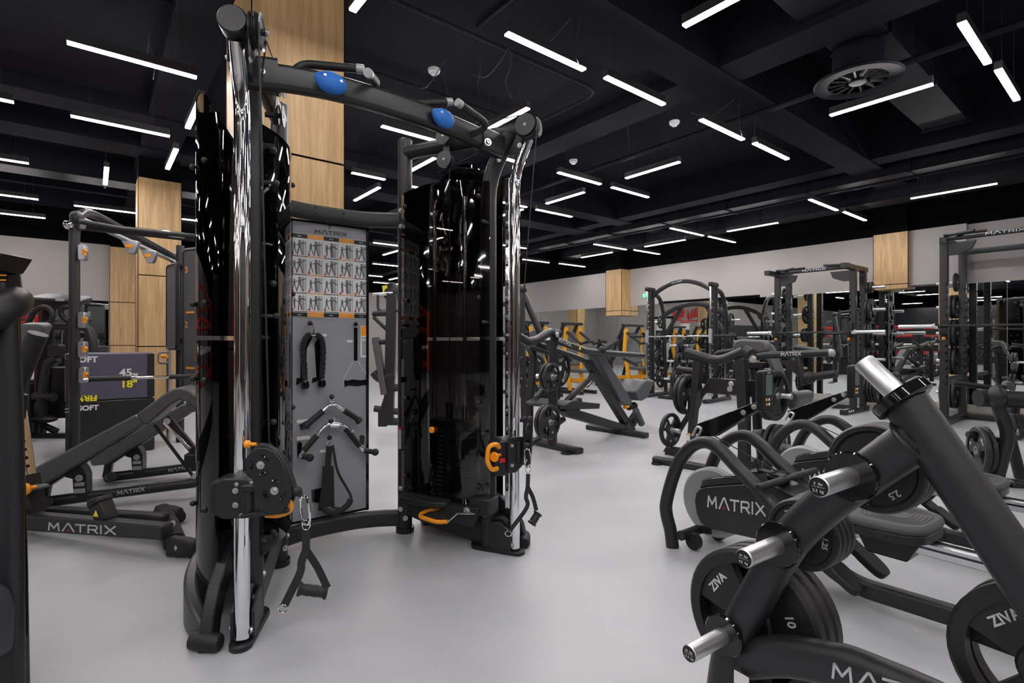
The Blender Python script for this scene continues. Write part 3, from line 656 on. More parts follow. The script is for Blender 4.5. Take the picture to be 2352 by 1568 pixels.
for c, s_ in enumerate(('Legs', 'Shoulders/Arms', 'Back', 'Chest', 'Core')):
    for yy in (A.y-ph*.03, B.y+ph*.03): a = text_m(s_, .0115 if c != 1 else .008, bf @ Matrix.Translation((A.x+cw*(c+.5), yy, .0188)), .0002); tt.add(a.v, a.f)
w('lettering', tt, 'white', po)
# push label
lb = w('push_label', bq(828, 748, 847, 820, .002), 'paper', bd_o); w('label_picture', bq(829, 749, 846, 771, .003), 'orange', lb); w('label_table', bq(831, 782, 843, 816, .003), 'silver', lb)
a = BP(837.5, 777, .003); w('lettering', text_m('PUSH', .016, fr(a, bd, Z), .0003), 'gloss_black', lb)
# printed silhouettes
def sil(pts, t=.0016): return M().prism([((i_ @ BP(*p)).x, (i_ @ BP(*p)).y) for p in pts], t, bf @ Matrix.Translation((0, 0, .0165)))
for q in (bq(813, 752, 821, 828, .0016), sil([(790, 872), (797, 874), (810, 871), (828, 873), (843, 871), (846, 886), (836, 884), (820, 887), (800, 885), (791, 889)]),
          sil([(692, 790), (702, 765), (720, 770), (705, 800), (702, 870), (680, 885), (681, 868), (690, 868)]), sil([(722, 790), (735, 768), (745, 790), (738, 870), (716, 880), (718, 868), (727, 866)]),
          sil([(682, 1015), (689, 1013), (694, 1018), (692, 1045), (683, 1050)]), sil([(826, 1000), (832, 998), (838, 1002), (836, 1020), (826, 1024)]), sil([(715, 1125), (745, 1119), (748, 1157), (716, 1152)]), sil([(687, 975), (697, 973), (705, 985), (690, 987)])):
    w('tool_outline', q, 'gloss_black', bd_o)
o = M()
for a, b in (((812, 829), (790, 868)), ((822, 829), (846, 868)), ((790, 868), (790, 892)), ((812, 829), (822, 829)), ((846, 868), (846, 888))):
    o.cyl(BP(*a, .0005), BP(*b, .0005), .0012, 5)
w('outline_line', o, 'paper', bd_o)
for x0, y0 in ((737, 767), (797, 781), (682, 964), (682, 1003), (735, 1033)): w('tool_label', bq(x0, y0, x0+(30 if y0 > 900 and y0 < 1010 else 13), y0+5, .0016), 'paper', bd_o)
hooks = [(712, 742), (817, 744), (762, 911), (760, 967), (757, 1005)]
for h in hooks: w('hook', M().cyl(BP(*h), BP(*h, .045), .006, 10).sph(BP(*h, .052), .0135), 'gloss_black', bd_o)
w('board_logo_pin', M().sph(BP(756, 524, .0), .004), 'frame', bd_o)
# caution sticker on rear post of the far tower, serial plate on the link
m = M().prism([(-.013, -.06), (.013, -.06), (.013, .06), (-.013, .06)], .0015, fr(LF(-.553, .042, .545), towers['far'][1], Z))
st = w('caution_sticker', m, 'silver'); w('sticker_header', M().prism([(-.013, .05), (.013, .05), (.013, .062), (-.013, .062)], .002, fr(LF(-.553, .042, .545), towers['far'][1], Z)), 'red', st)
# lower link between posts of each tower
for L in (LN, LF):
    w('lower_link', M().bar([L(-.53, 0, .17), L(-.3, 0, .12), L(-.02, 0, .08)], .04, .13, r=.01), 'frame')
w('serial_plate', M().box((0, 0, 0), (.16, .0015, .035), fr(LF(-.28, .022, .125), towers['far'][1])), 'frame_grey')
# folding step on the far tower
f, inn = towers['far'][1], towers['far'][2]
q = []
for i in range(28):
    t = 2*PI*i/28; r_ = .9; q.append((.16*math.copysign(abs(math.cos(t))**.75, math.cos(t)), .062*math.copysign(abs(math.sin(t))**.75, math.sin(t))))
stp = w('step_pad', M().prism(q, .028, fr(LF(-.33, .12, .245), f, inn)), 'rubber', bev=.006)
tr = M()
for i in range(9):
    for j in range(3): tr.box((-.125+i*.031, -.035+j*.034, .016), (.024, .022, .004), fr(LF(-.33, .12, .245), f, inn) @ Matrix.Rotation(.0, 4, 'Z'))
w('tread', tr, 'rubber', stp)
w('step_arm', M().prism([(-.22, -.035), (.1, -.06), (.13, .045), (-.06, .04), (-.1, .01)], .045, fr(LF(-.12, .1, .2), f, Z)), 'frame', bev=.003)
w('step_clamp', M().box((0, 0, 0), (.12, .11, .085), fr(LF(-.0, .05, .245), f, inn)), 'frame', bev=.006)
w('release_handle', M().tube(fil([LF(-.18, .1, .2), LF(-.31, .11, .195), LF(-.33, .18, .175), LF(-.2, .19, .165), LF(-.15, .17, .17)], .04, 6), .011, 12), 'orange', label='orange release loop')
w('step_lever', M().bar([LF(-.16, .165, .16), LF(-.1, .15, .215), LF(-.0, .14, .225)], .012, .012), 'chrome')
w('bolt', M().bolt(LF(-.06, .125, .225), inn, .012, .004), 'steel')
# ---- near carriage ----
f, inn = towers['near'][1], towers['near'][2]
c0 = LN(.155, 0, .545)
q = rrect(.115, .14, .03, 5)
cr = w('carriage', M().prism(q, .075, fr(P(545, 1138, 1.845), V((1, .1, 0)), Z)), 'frame', bev=.006)
w('carriage_shell', M().prism(rrect(.09, .13, .035, 5), .1, fr(P(524, 1134, 1.9), V((1, .1, 0)), Z)), 'frame', cr, bev=.008)
bb = M()
for x, y in ((543, 1112), (540, 1127), (540, 1160), (554, 1183), (577, 1109)): bb.bolt(P(x, y, 1.806), (0, -1, 0), .0065 if y in (1127, 1160) else .0045)
w('bolt', bb, 'steel', cr)
w('hinge', M().cyl(P(572, 1113, 1.79), P(572, 1185, 1.79), .021, 18).box((0, 0, 0), (.12, .03, .02), fr(P(598, 1120, 1.78), (1, 0, 0))).box((0, 0, 0), (.16, .04, .014), fr(P(612, 1176, 1.78), (1, 0, .12))), 'frame', cr, bev=.003)
pl = Matrix.Translation((0, 0, 0)); CPt = lambda px, py, o=0: PL(px, py, (0, 1.755-o, 0), (0, 1, 0))
sh = [(570, 1045), (578, 1035), (592, 1028), (612, 1028), (632, 1038), (648, 1060), (660, 1090), (669, 1115), (672, 1135), (664, 1158), (645, 1176), (625, 1178), (596, 1172), (585, 1120), (580, 1100), (568, 1082), (565, 1062)]
fz = fr(CPt(600, 1100), (1, 0, 0), (0, 0, 1)); fi = fz.inverted(); pp = lambda *a: tuple((fi @ CPt(*a))[:2])
for off, nm in ((0, 'pulley_cheek'), (-.04, 'pulley_cheek')):
    ck = w(nm, M().prism([pp(*a) for a in sh], .007, fz @ Matrix.Translation((0, 0, off))), 'frame', cr, bev=.003)
for cx_, cy_, rp in ((598, 1068, .05), (630, 1127, .055)):
    c = CPt(cx_, cy_, -.02); w('pulley', M().lathe([(.001, -.012), (rp, -.012), (rp*.85, 0), (rp, .012), (.001, .012)], fr(c, (1, 0, 0), (0, 0, 1)), 28), 'plastic', cr)
    g = M(); 
    for k_ in range(3):
        a0 = PI/6+k_*2*PI/3+(.5 if cy_ > 1100 else 0)
        pts = [(CPt(cx_, cy_, .0045)+V((math.cos(a), 0, math.sin(a)))*rp*.62) for a in [a0+i*.13 for i in range(8)]]; g.tube(pts, .0055, 8)
    w('slot', g, 'gloss_black', cr); w('bolt', M().bolt(CPt(cx_, cy_, .004), (0, -1, 0), .0085, .006).bolt(CPt(cx_, cy_, .008), (0, -1, 0), .005, .008), 'steel', cr)
w('cheek_guard', M().tube(spline([P(585, 1040, 1.76), P(600, 1024, 1.765), P(622, 1030, 1.765), (P(645, 1052, 1.765)), P(664, 1092, 1.765), P(676, 1120, 1.765)], 5), .0105, 10), 'plastic', cr)
w('coil_cord', M().tube([P(619+t*.55+3*math.cos(t*2.4), 1018+t*.62-t*t*.0+2*math.sin(t*2.4), 1.79) for t in range(0, 62)], .0025, 6), 'rubber', cr)
w('release_handle', M().tube(fil([P(662, 1150, 1.79), P(668, 1170, 1.79), P(640, 1182, 1.79), P(612, 1180, 1.8)], .03, 5), .0125, 12), 'orange', cr, label='orange release handle')
w('pull_pin', M().lathe([(.001, .02), (.014, .02), (.014, .008), (.006, .0), (.006, -.02)], fr(P(577, 1020, 1.84), (0, 0, 1)), 14), 'orange', cr)
w('cable_stop', M().sph(P(683, 1128, 1.75), .0165).cyl(P(676, 1122, 1.76), P(690, 1136, 1.745), .009), 'rubber')
# ---- far carriage ----
f, inn = towers['far'][1], towers['far'][2]
m = fr(LF(.135, .05, .5), f, Z); cr = w('carriage', M().prism([(-.075, -.09), (-.02, -.09), (.05, -.05), (.06, .04), (.05, .085), (-.04, .09), (-.075, .06)], .13, fr(P(1160, 1045, 2.68), (.95, .3, 0), Z)), 'frame', bev=.01)
w('carriage_plate', M().prism([(-.035, -.09), (.005, -.09), (.06, -.04), (.06, .085), (-.035, .085)], .012, fr(P(1182, 1043, 2.6), (.95, .3, 0), Z)), 'frame', cr, bev=.003)
bb = M().bolt(P(1176, 1023, 2.59), (.3, -.95, 0), .01).bolt(P(1176, 1068, 2.59), (.3, -.95, 0), .01); w('bolt', bb, 'steel', cr)
w('release_handle', M().tube(fil([P(1146, 1027, 2.58), P(1140, 1019, 2.55), P(1122, 1024, 2.53), P(1118, 1060, 2.53), P(1130, 1080, 2.55), P(1142, 1075, 2.58)], .04, 5), .0115, 12), 'orange', cr, label='orange loop handle')
w('pull_pin', M().lathe([(.001, .03), (.022, .03), (.025, .022), (.015, .012), (.008, .0), (.008, -.03)], fr(P(1141, 1047, 2.56), (-.5, -.86, 0)) @ Matrix.Rotation(PI/2, 4, 'Y'), 18), 'orange', cr)
w('carriage_label', M().box((0, 0, 0), (.03, .002, .022), fr(P(1154, 1057, 2.6), (.95, .3, 0))), 'red', cr)
for o_ in (0, 14): w('pulley_cheek', M().tube(fil([P(1199+o_, 962, 2.56), P(1205+o_, 958, 2.56), P(1206+o_, 1000, 2.56), P(1203+o_, 1050, 2.58), P(1198+o_, 1068, 2.6), P(1185+o_, 1060, 2.61)], .05, 4), .009, 10), 'frame', cr)
for cy_ in (1000, 1040): w('pulley', M().lathe([(.001, -.012), (.05, -.012), (.042, 0), (.05, .012), (.001, .012)], fr(P(1209, cy_ - 5, 2.575), (1, .1, 0)) @ Matrix.Rotation(PI/2, 4, 'Y'), 24), 'plastic', cr)
w('hinge', M().cyl(P(1192, 1012, 2.6), P(1192, 1062, 2.6), .016, 14), 'frame', cr)
w('cable_stop', M().sph(P(1209, 1022, 2.54), .018), 'rubber')
# ---- strap handles and carabiners ----
def band(pts, wd, n, th=.003):
    pts = [V(p) for p in pts]; m = M(); n = V(n); return m.sweep(pts, rrect(wd, th, .001, 1), up=n)
def carabiner(t, top, bot):
    d = (top-bot); L_ = d.length; c = (top+bot)/2; u = d.normalized(); s_ = V((1, 0, 0)); r = L_*.16
    pts = [c+u*L_*.5*math.sin(a)+s_*r*math.copysign(abs(math.cos(a))**.6, math.cos(a)) for a in [2*PI*i/24 for i in range(24)]]
    t.w('carabiner', M().tube(pts, .0042, 8, closed=True), 'chrome')
def handle(lab, k, T0, ring, j, l1, r1, g0, g1, tail, d, cy0, cy1):
    t = T('strap_handle', lab, 'cable handle', P(*j, d)); e = lambda a, o=0: P(*a, d+o)
    carabiner(t, e(cy0), e(cy1))
    t.w('ring', M().tube([e(ring)+V((.013*math.cos(a), 0, .016*math.sin(a))) for a in [2*PI*i/16 for i in range(16)]], .0022, 8, closed=True), 'chrome')
    t.w('strap', band([e(T0), e(j)], k, (0, 1, 0)), 'strap')
    t.w('strap', band(spline([e(j), e(((j[0]+r1[0])/2+2, (j[1]+r1[1])/2-3), .01), e(r1)], 4), k, (0, 1, 0)), 'strap')
    t.w('strap', band(spline([e(j, .002), e(((j[0]+l1[0])/2-3, (j[1]+l1[1])/2), -.004), e(l1, -.01), e(tail, -.02)], 5), k, (0, 1, 0)), 'strap')
    t.w('end_ring', M().tube([e((tail[0]-2, tail[1]+5), -.02)+V((.016*math.cos(a), 0, .013*math.sin(a))) for a in [2*PI*i/16 for i in range(16)]], .0022, 8, closed=True), 'chrome')
    a = e(g0, -.012); b = e(g1, .012); N = 15; pts = [a.lerp(b, i/(N-1)) for i in range(N)]
    g = t.w('grip', M().tube(pts, .0185*(d/1.75)**.0, 16, scale=[1.15, 1.3, 1.0]+[.92+.1*abs(math.sin(i*.9)) for i in range(N-6)]+[1.0, 1.3, 1.15]), 'rubber')
    return t
handle('black strap handle hanging from the carriage of the tower nearest the camera', .026, (703, 1212), (703, 1205), (703, 1262), (688, 1318), (752, 1350), (684, 1352), (752, 1360), (652, 1392), 1.74, (697, 1140), (704, 1204))
handle('black strap handle hanging from the orange-handled carriage of the rear tower', .02, (1213, 1088), (1213, 1078), (1212, 1118), (1210, 1165), (1232, 1172), (1221, 1203), (1236, 1178), (1170, 1220), 2.53, (1211, 1030), (1213, 1074))
# ---- attachments on the board ----
t = T('triceps_rope', 'black twisted triceps rope hung on the grey accessory board', 'cable attachment', BP(718, 760, .05))
t.w('clip', M().tube(fil([BP(719, 742, .055), BP(722, 760, .05), BP(718, 768, .04)], .01), .0045, 8).cyl(BP(711, 768, .035), BP(727, 769, .035), .009, 12), 'chrome')
for pts, e0, e1 in (([(712, 768), (701, 778), (696, 800), (699, 840), (700, 872)], (700, 875), (701, 893)), ([(727, 769), (737, 776), (742, 800), (741, 840), (739, 868)], (739, 872), (739, 889))):
    c = spline([BP(*p, .035) for p in pts], 16); hs = M()
    for ph_ in range(3):
        q = []
        for i, p in enumerate(c):
            tg = (c[min(i+1, len(c)-1)]-c[max(i-1, 0)]).normalized(); s1 = tg.cross(bn).normalized(); a = i*.42+ph_*2*PI/3; q.append(p+(s1*math.cos(a)+bn*math.sin(a))*.0075)
        hs.tube(q, .0085, 8)
    t.w('rope', hs, 'strap'); t.w('rope_end', M().tube([BP(*e0, .035), BP(e0[0], e0[1]+2, .035), BP(e1[0], e1[1]-4, .035), BP(*e1, .035)], .022, 16, scale=[.75, .95, 1, .7]), 'gloss_black')
t = T('v_bar', 'short chrome and rubber V bar on the board, just above the longer bent bar', 'cable attachment', BP(762, 925, .05))
t.w('eye', M().tube([BP(762, 918, .05)+(bd*math.cos(a)+Z*math.sin(a))*.012 for a in [2*PI*i/14 for i in range(14)]], .004, 8, closed=True).cyl(BP(762, 922, .05), BP(762, 934, .05), .007), 'chrome')
q = fil([BP(742, 944, .05), BP(762, 926, .045), BP(790, 942, .05)], .03); t.w('bar', M().tube(q, .0115, 14), 'grip_chrome')
for a, b, c in (((742, 944), (708, 972), (700, 979)), ((790, 942), (822, 962), (827, 968))):
    t.w('grip', M().tube([BP(*a, .05), BP(*b, .055)], .0165, 14), 'rubber'); t.w('grip_end', M().tube([BP(*b, .055), BP(*c, .056)], .024, 16, scale=[.8, 1]), 'rubber')
t = T('lat_bar', 'wide bent bar with chrome centre and ball-ended grips on the board', 'cable attachment', BP(765, 975, .05))
q = fil([BP(728, 1000, .05), BP(745, 978, .05), BP(768, 970, .045), BP(795, 978, .05), BP(808, 992, .05)], .03); t.w('bar', M().tube(q, .0115, 14).cyl(BP(757, 977, .045), BP(778, 977, .045), .0145, 16), 'grip_chrome')
t.w('swivel', M().cyl(BP(767, 958, .055), BP(767, 974, .05), .005, 8), 'chrome')
for a, b, c, e1 in (((728, 1000), (697, 1036), (690, 1046), (712, 1051)), ((795, 985), (826, 1024), (832, 1033), (862, 1038))):
    t.w('grip', M().tube([BP(*a, .05), BP(*b, .05)], .0155, 14), 'rubber'); t.w('bar', M().tube([BP(*b, .05), BP(*c, .052), BP(c[0]+8, c[1]+2, .055)], .0115, 12), 'grip_chrome')
    t.w('grip', M().tube([BP(c[0]+4, c[1]+1, .055), BP(*e1, .07)], .015, 14), 'rubber'); t.w('ball_end', M().sph(BP(*e1, .075), .021), 'rubber')
t = T('ankle_strap', 'black webbing ab strap hanging lowest on the accessory board', 'cable attachment', BP(760, 1100, .05))
t.w('ring', M().tube([BP(757, 1018, .05)+(bd*math.cos(a)*.016+Z*math.sin(a)*.014) for a in [2*PI*i/14 for i in range(14)]], .002, 8, closed=True), 'chrome')
t.w('webbing', band([BP(757, 1022, .05), BP(752, 1080, .05), BP(742, 1140, .05), BP(738, 1172, .045)], .034, bn), 'strap')
t.w('webbing', band(spline([BP(764, 1022, .052), BP(775, 1080, .056), BP(795, 1118, .06), BP(806, 1140, .065), (BP(803, 1160, .08)), BP(785, 1168, .08), BP(760, 1164, .07)], 6), .014, bn), 'strap')
t.w('cuff', M().tube(spline([BP(738, 1160, .045), BP(752, 1174, .06), BP(775, 1176, .075), BP(800, 1158, .08), BP(805, 1146, .075)], 6), .016, 12, scale=None).prism([tuple((fr(BP(765, 1165, .05), bd, Z).inverted() @ BP(*p, .05))[:2]) for p in ((742, 1070), (766, 1070), (768, 1162), (735, 1165))], .008, fr(BP(765, 1165, .05), bd, Z)), 'strap')
# ---------------- weight plates ----------------
PROTO = {}
def make_plate(R, t, mark, kind):
    th = T('weight_plate', 'x', 'weight plate', (0, 0, 0)); m = M()
    if kind == 'grip':
        h = t/2
        m.lathe([(R*.8, -h), (R*.95, -h), (R, -h*.6), (R, h*.6), (R*.95, h), (R*.8, h)], None, 44, close=True)
        m.lathe([(.0265, -h), (R*.3, -h), (R*.34, -h*.5), (R*.34, h*.5), (R*.3, h), (.0265, h)], None, 28, close=True)
        for i in range(3):
            a0 = i*2*PI/3-.55; n = 8; a1 = a0+1.1; w0 = .75
            pts = [(R*.82*math.cos(a0+(a1-a0)*j/n), R*.82*math.sin(a0+(a1-a0)*j/n)) for j in range(n+1)]
            c = (a0+a1)/2; pts += [(R*.31*math.cos(c+w0-2*w0*j/n), R*.31*math.sin(c+w0-2*w0*j/n)) for j in range(n+1)]
            m.prism(pts, t*.62)
    else:
        h = t/2
        m.lathe([(.0265, -h), (R*.42, -h), (R*.46, -h*.55), (R*.8, -h*.55), (R*.86, -h), (R*.96, -h), (R, -h*.5), (R, h*.5), (R*.96, h), (R*.86, h), (R*.8, h*.55), (R*.46, h*.55), (R*.42, h), (.0265, h)], None, 44, close=True)
    b = th.p('disc', m, 'plate')
    th.p('hub_ring', M().lathe([(.0255, -t/2-.001), (.032, -t/2-.001), (.032, t/2+.001), (.0255, t/2+.001)], None, 24, close=True), 'steel', b)
    fz = t*.31 if kind == 'grip' else t*.275
    tx = M(); sz = R*(.165 if kind == 'grip' else .2)
    for q in ((0, 'ZIVA', 0), (4*PI/3, mark, 0)):
        for sd in (1, -1):
            mm = Matrix.Rotation(q[0], 4, 'Z') @ Matrix.Translation((R*.63, 0, fz*sd+.0006*sd)) @ Matrix.Rotation(-PI/2, 4, 'Z') @ (Matrix.Identity(4) if sd > 0 else Matrix.Rotation(PI, 4, 'Y'))
            a = text_m(q[1], sz, mm, .0008, .004*R); tx.add(a.v, a.f)
    th.p('lettering', tx, 'letter', b)
    return th
for key, a in {'20': (.222, .042, '20'), '15': (.2, .04, '15'), '10': (.172, .036, '10'), '5': (.135, .03, '5')}.items(): PROTO[key] = [make_plate(*a, 'grip'), False]
for key, a in {'2.5': (.09, .024, '2.5'), '1.25': (.079, .02, '1.25')}.items(): PROTO[key] = [make_plate(*a, 'disc'), False]
def plate(key, c, n, lab, roll=0, grp=None, scale=1):
    n = V(n).normalized(); x = Z.cross(n)
    if x.length < .01: x = V((1, 0, 0))
    x.normalize(); y = n.cross(x); mm = Matrix((x, y, n)).transposed().to_4x4(); mm.translation = V(c)
    mm = mm @ Matrix.Rotation(roll, 4, 'Z') @ Matrix.Scale(scale, 4)
    p = PROTO[key]
    if not p[1]:
        p[1] = True; p[0].o.matrix_world = mm; p[0].o['label'] = lab
        if grp: p[0].o['group'] = grp
        return p[0].o
    o = dup(p[0], mm, lab)
    if grp: o['group'] = grp
    elif 'group' in o: del o['group']
    return o
# ---------------- plate tree in the right foreground ----------------
te = V((.57, -.82, 0)).normalized(); tn = V((-.82, -.57, 0)).normalized(); tp0 = V((.607, 1.15, .6))
TP = lambda px, py, o=0: PL(px, py, tp0+tn*o, tn)
tree = T('plate_tree', 'black A-shaped plate tree with bare chrome pegs, right foreground', 'weight rack', (.85, .8, 0))
w = tree.w
leg = [TP(2112, 1003), TP(1990, 1088), TP(1903, 1152), TP(1812, 1244), TP(1741, 1364), TP(1692, 1455), TP(1664, 1568)]; leg.append(leg[-1]+te*-.02-Z*(leg[-1].z-.0))
l1 = w('leg', M().tube(spline(leg, 5), .0395, 24), 'frame')
a = TP(2078, 922); b = TP(2335, 1300); d = (b-a).normalized(); bot = a+d*(a.z/abs(d.z))
l2 = w('leg', M().tube([a, b, bot], .0385, 24), 'frame')
w('weld_bead', M().torus((0, 0, 0), .041, .005, fr(TP(2096, 1012), (leg[1]-leg[0])) @ Matrix.Rotation(PI/2, 4, 'Y'), 26), 'frame', l1)
d2 = (a-TP(1985, 832)).normalized(); tip = TP(1985, 832)
pg = w('top_peg', M().tube([tip-d2*.003, tip, a], .0195, 28, scale=[.9, 1, 1]), 'steel', label='chrome peg at the apex')
w('peg_collar', M().lathe([(.02, .0), (.05, .0), (.053, .004), (.053, .02), (.047, .024), (.02, .024)], fr(a-d2*.006, d2) @ Matrix.Rotation(PI/2, 4, 'Y') @ Matrix.Translation((0, 0, -.012)), 36, close=True), 'gloss_black', pg)
ends = []
for i, (c, e, txt) in enumerate((((1978, 1086), (1907, 1110), ('5  lbs', '2.3  kg')), ((1811, 1240), (1735, 1272), ('10  lbs', '4.5  kg')), ((1687, 1445), (1612, 1487), ('25  lbs', '11.3  kg')))):
    c = TP(*c); L_ = .13; e_ = c+tn*(.036+.135)
    # far side peg too
    pg = w('peg', M().tube([c-tn*.19, e_, e_+tn*.002], .0185, 28, scale=[1, 1, .9]), 'steel', label='chrome peg')
    w('peg_collar', M().lathe([(.018, 0), (.046, 0), (.048, .003), (.048, .010), (.045, .014), (.018, .014)], fr(c+tn*.037, tn) @ Matrix.Rotation(PI/2, 4, 'Y'), 36, close=True), 'gloss_black', pg)
    f_ = fr(e_+tn*.0022, te*1.0, Z); 
    cp = w('peg_label', M().lathe([(.001, .0008), (.0168, .0008), (.0168, 0)], fr(e_+tn*.002, tn) @ Matrix.Rotation(PI/2, 4, 'Y'), 28), 'plastic', pg)
    tx = M(); r_ = te
    for k_, s_ in enumerate(txt): q = text_m(s_, .0072, fr(e_+tn*.0034+Z*(.0055-.0125*k_), r_, Z), .0002); tx.add(q.v, q.f)
    tx.box((0, 0, 0), (.022, .0005, .0003), fr(e_+tn*.0034-Z*.0002, r_, Z) if 0 else fr(e_+tn*.0034, r_)); w('lettering', tx, 'white', cp)
    ends.append(c)
bm = [TP(1712, 1512), TP(1800, 1506), TP(1900, 1522), TP(2000, 1552), TP(2110, 1600)]
k_end = bot+(a-bot)*.34
bm2 = spline(bm[:4]+[tp0*1+te*.36+Z*(.44-.6), k_end], 8)
cb = w('cross_beam', M().sweep(bm2, rrect(.06, .085, .028, 5)), 'frame')
q = TP(1913, 1556, .0305); logo(tree, q, (TP(2050, 1598, .0305)-q), Z, .0285, parent=cb)
w('foot', M().bar([leg[-1]+tn*.22+Z*.02, leg[-1]-tn*.22+Z*.02], .05, .04), 'rubber'); w('foot', M().bar([bot+tn*.22+Z*.02, bot-tn*.22+Z*.02], .05, .04), 'rubber')
w('barcode_label', M().box((0, 0, 0), (.036, .002, .03), fr(TP(1703, 1562, .042), te)), 'paper', l1)
for i in range(3): plate('2.5', ends[0]-tn*(.066+i*.026), tn, ('small 2.5 plate on the upper peg of the foreground tree, face showing', 'middle of the three 2.5 plates on the upper tree peg', 'rear one of the three 2.5 plates on the upper tree peg')[i], [1.2, .4, 1.2][i])
for i in range(4): plate('1.25', ends[1]-tn*(.062+i*.022), tn, ('front 1.25 plate on the middle peg of the foreground tree', 'second 1.25 plate back on the middle tree peg', 'third 1.25 plate back on the middle tree peg', 'rearmost 1.25 plate on the middle tree peg')[i], [2.0, .5, 1.4, 2.5][i])
for i in range(3): plate('10', ends[2]-tn*(.075+i*.037), tn, ('large 10 plate on the lowest peg of the foreground tree, wordmark at upper left', 'second of the large 10 plates on the lowest tree peg', 'rearmost large 10 plate on the lowest tree peg')[i], [2.5, .9, .2][i])
# big plates on the right leg
kc = a+(bot-a)*.5; pc = TP(2400, 1580)-tn*.0
w('peg', M().tube([pc+tn*.12, pc-tn*.16], .0195, 20), 'steel')
for i in range(2): plate('10', pc-tn*(.07+i*.04), tn, ('large black plate with raised wordmark at the bottom right corner', 'large plate just behind the corner plate at bottom right')[i], [2.3, .6][i], scale=.82)
# barcode sticker etc done; bench-like silver slot plate
# ---------------- rowing machines ----------------
ra = V((.58, -.81, 0)).normalized(); rl = V((.81, .58, 0)).normalized(); f0 = V((.861, 2.81, 0))
RP = lambda px, py, o=0: PL(px, py, f0+rl*o, rl)
row = T('rowing_machine', 'black rowing machine with silver flywheel and white wordmark on its cover, nearer one', 'rowing machine', f0+rl*.17, group='rowing machines')
w = row.w
ap = [(1545, 1252), (1540, 1218), (1531, 1180), (1531, 1150), (1548, 1088), (1567, 1048), (1594, 1022), (1625, 1016), (1655, 1033), (1700, 1080), (1760, 1142), (1812, 1200), (1850, 1245)]
arcs = [RP(*p) for p in ap]; arcs[0].z = .0
for o_ in (0, .34):
    fr_ = w('side_frame', M().sweep(spline([p+rl*o_ for p in arcs], 4), rrect(.06, .07, .028, 4), up=rl), 'frame')
    w('foot_cap', M().box((0, 0, .02), (.05, .05, .05), Matrix.Translation(arcs[0]+rl*o_)), 'rubber', fr_, bev=.006)
w('front_bar', M().tube([arcs[0]+rl*.0+Z*.075+ra*.05, arcs[0]+rl*.34+Z*.075+ra*.05], .026, 14), 'frame')
for o_ in (.06, .28): w('transport_wheel', M().cyl(arcs[0]+rl*(o_-.016)+Z*.045+ra*.09, arcs[0]+rl*(o_+.016)+Z*.045+ra*.09, .042, 20), 'rubber')
w('front_link', M().bar([arcs[0]+rl*.17+Z*.08+ra*.05, RP(1640, 1215, .17)], .06, .045), 'frame')
face = [(1594, 1150), (1597, 1132), (1606, 1122), (1622, 1118), (1700, 1112), (1775, 1112), (1850, 1150), (1880, 1200), (1872, 1240), (1850, 1262), (1795, 1252), (1625, 1213), (1608, 1200), (1599, 1180)]
def slab(pts, o, t, PF, n, x=None):                           # outline traced on a plane of the machine, thickness t along n
    f_ = fr(PF(*pts[0], o), n.cross(Z) if x is None else x, Z); 
    i = f_.inverted(); return [tuple((i @ PF(*p, o))[:2]) for p in pts], f_
FO = .09
def rprism(pts, o0, t):
    m = M(); P_ = [RP(*p, o0) for p in pts]; n = len(P_)
    return m.add(P_+[p+rl*t for p in P_], [tuple(range(n-1, -1, -1)), tuple(range(n, 2*n))]+[(i, (i+1) % n, n+(i+1) % n, n+i) for i in range(n)])
cv = w('flywheel_cover', rprism(face, FO, .17), 'shroud_panel', bev=.008)
o = RP(1626, 1163, FO-.0005); logo(row, o, 0, Z, .055, end=RP(1756, 1184, FO-.0005), parent=cv, material='white')
tr_ = [(1606, 1122), (1612, 1106), (1630, 1098), (1700, 1092), (1760, 1088), (1790, 1100), (1775, 1112), (1700, 1112), (1622, 1118)]
w('ribbed_top', rprism(tr_, FO+.012, .146), 'gloss_black', bev=.006)
rb = M()
for i in range(6):
    q = [RP(x_, y_+ (17-3.2*i if x_ > 1620 else 12-2.4*i), FO+.011) for x_, y_ in ((1612, 1105), (1630, 1096), (1700, 1091), (1762, 1087))]; rb.tube(spline(q, 3), .0022, 6)
w('rib', rb, 'frame_grey')
fc = RP(1641, 1152, .175)
w('flywheel', M().lathe([(.001, -.03), (.17, -.03), (.182, -.02), (.182, .02), (.17, .03), (.001, .03)], fr(fc, rl) @ Matrix.Rotation(PI/2, 4, 'Y'), 56), 'silver')
arm = [(1596, 975), (1736, 923), (1742, 940), (1640, 1002), (1606, 1004), (1596, 992)]
w('monitor_arm', rprism(arm, .145, .05), 'gloss_black', bev=.004)
b = M().bolt(RP(1707, 947, .144), -rl, .009).bolt(RP(1731, 934, .144), -rl, .009); w('bolt', b, 'steel')
w('handle_hook', M().tube(fil([RP(1590, 1000, .14), RP(1602, 978, .14), RP(1612, 985, .14), RP(1598, 1010, .14)], .02), .007, 8, closed=False), 'steel')
mc = RP(1757, 897, .17); mf = fr(mc, rl, Z) # x lateral, y up, z = rl x Z = toward the seat
zz = rl.cross(Z)
mo = w('monitor', M().prism(rrect(.092, .2, .016), .04, mf), 'plastic', bev=.006)
w('screen', M().prism(rrect(.056, .1, .004), .002, mf @ Matrix.Translation((0, .03, .0205 if zz.dot(ra) > 0 else -.0205))), 'screen', mo)
for i, c_ in enumerate(('orange', 'orange', 'white', 'white', 'frame_grey', 'frame_grey')):
    w('button', M().sph((-.022*0+(-.022+.022*(i//2)), -.042-.022*(i % 2), .021 if zz.dot(ra) > 0 else -.021), .0075, (1, 1, .3), 10, mf), c_, mo)
t_ = text_m('MATRIX', .009, mf @ Matrix.Translation((0, .088, .0205)), .0002); w('lettering', t_, 'white', mo)
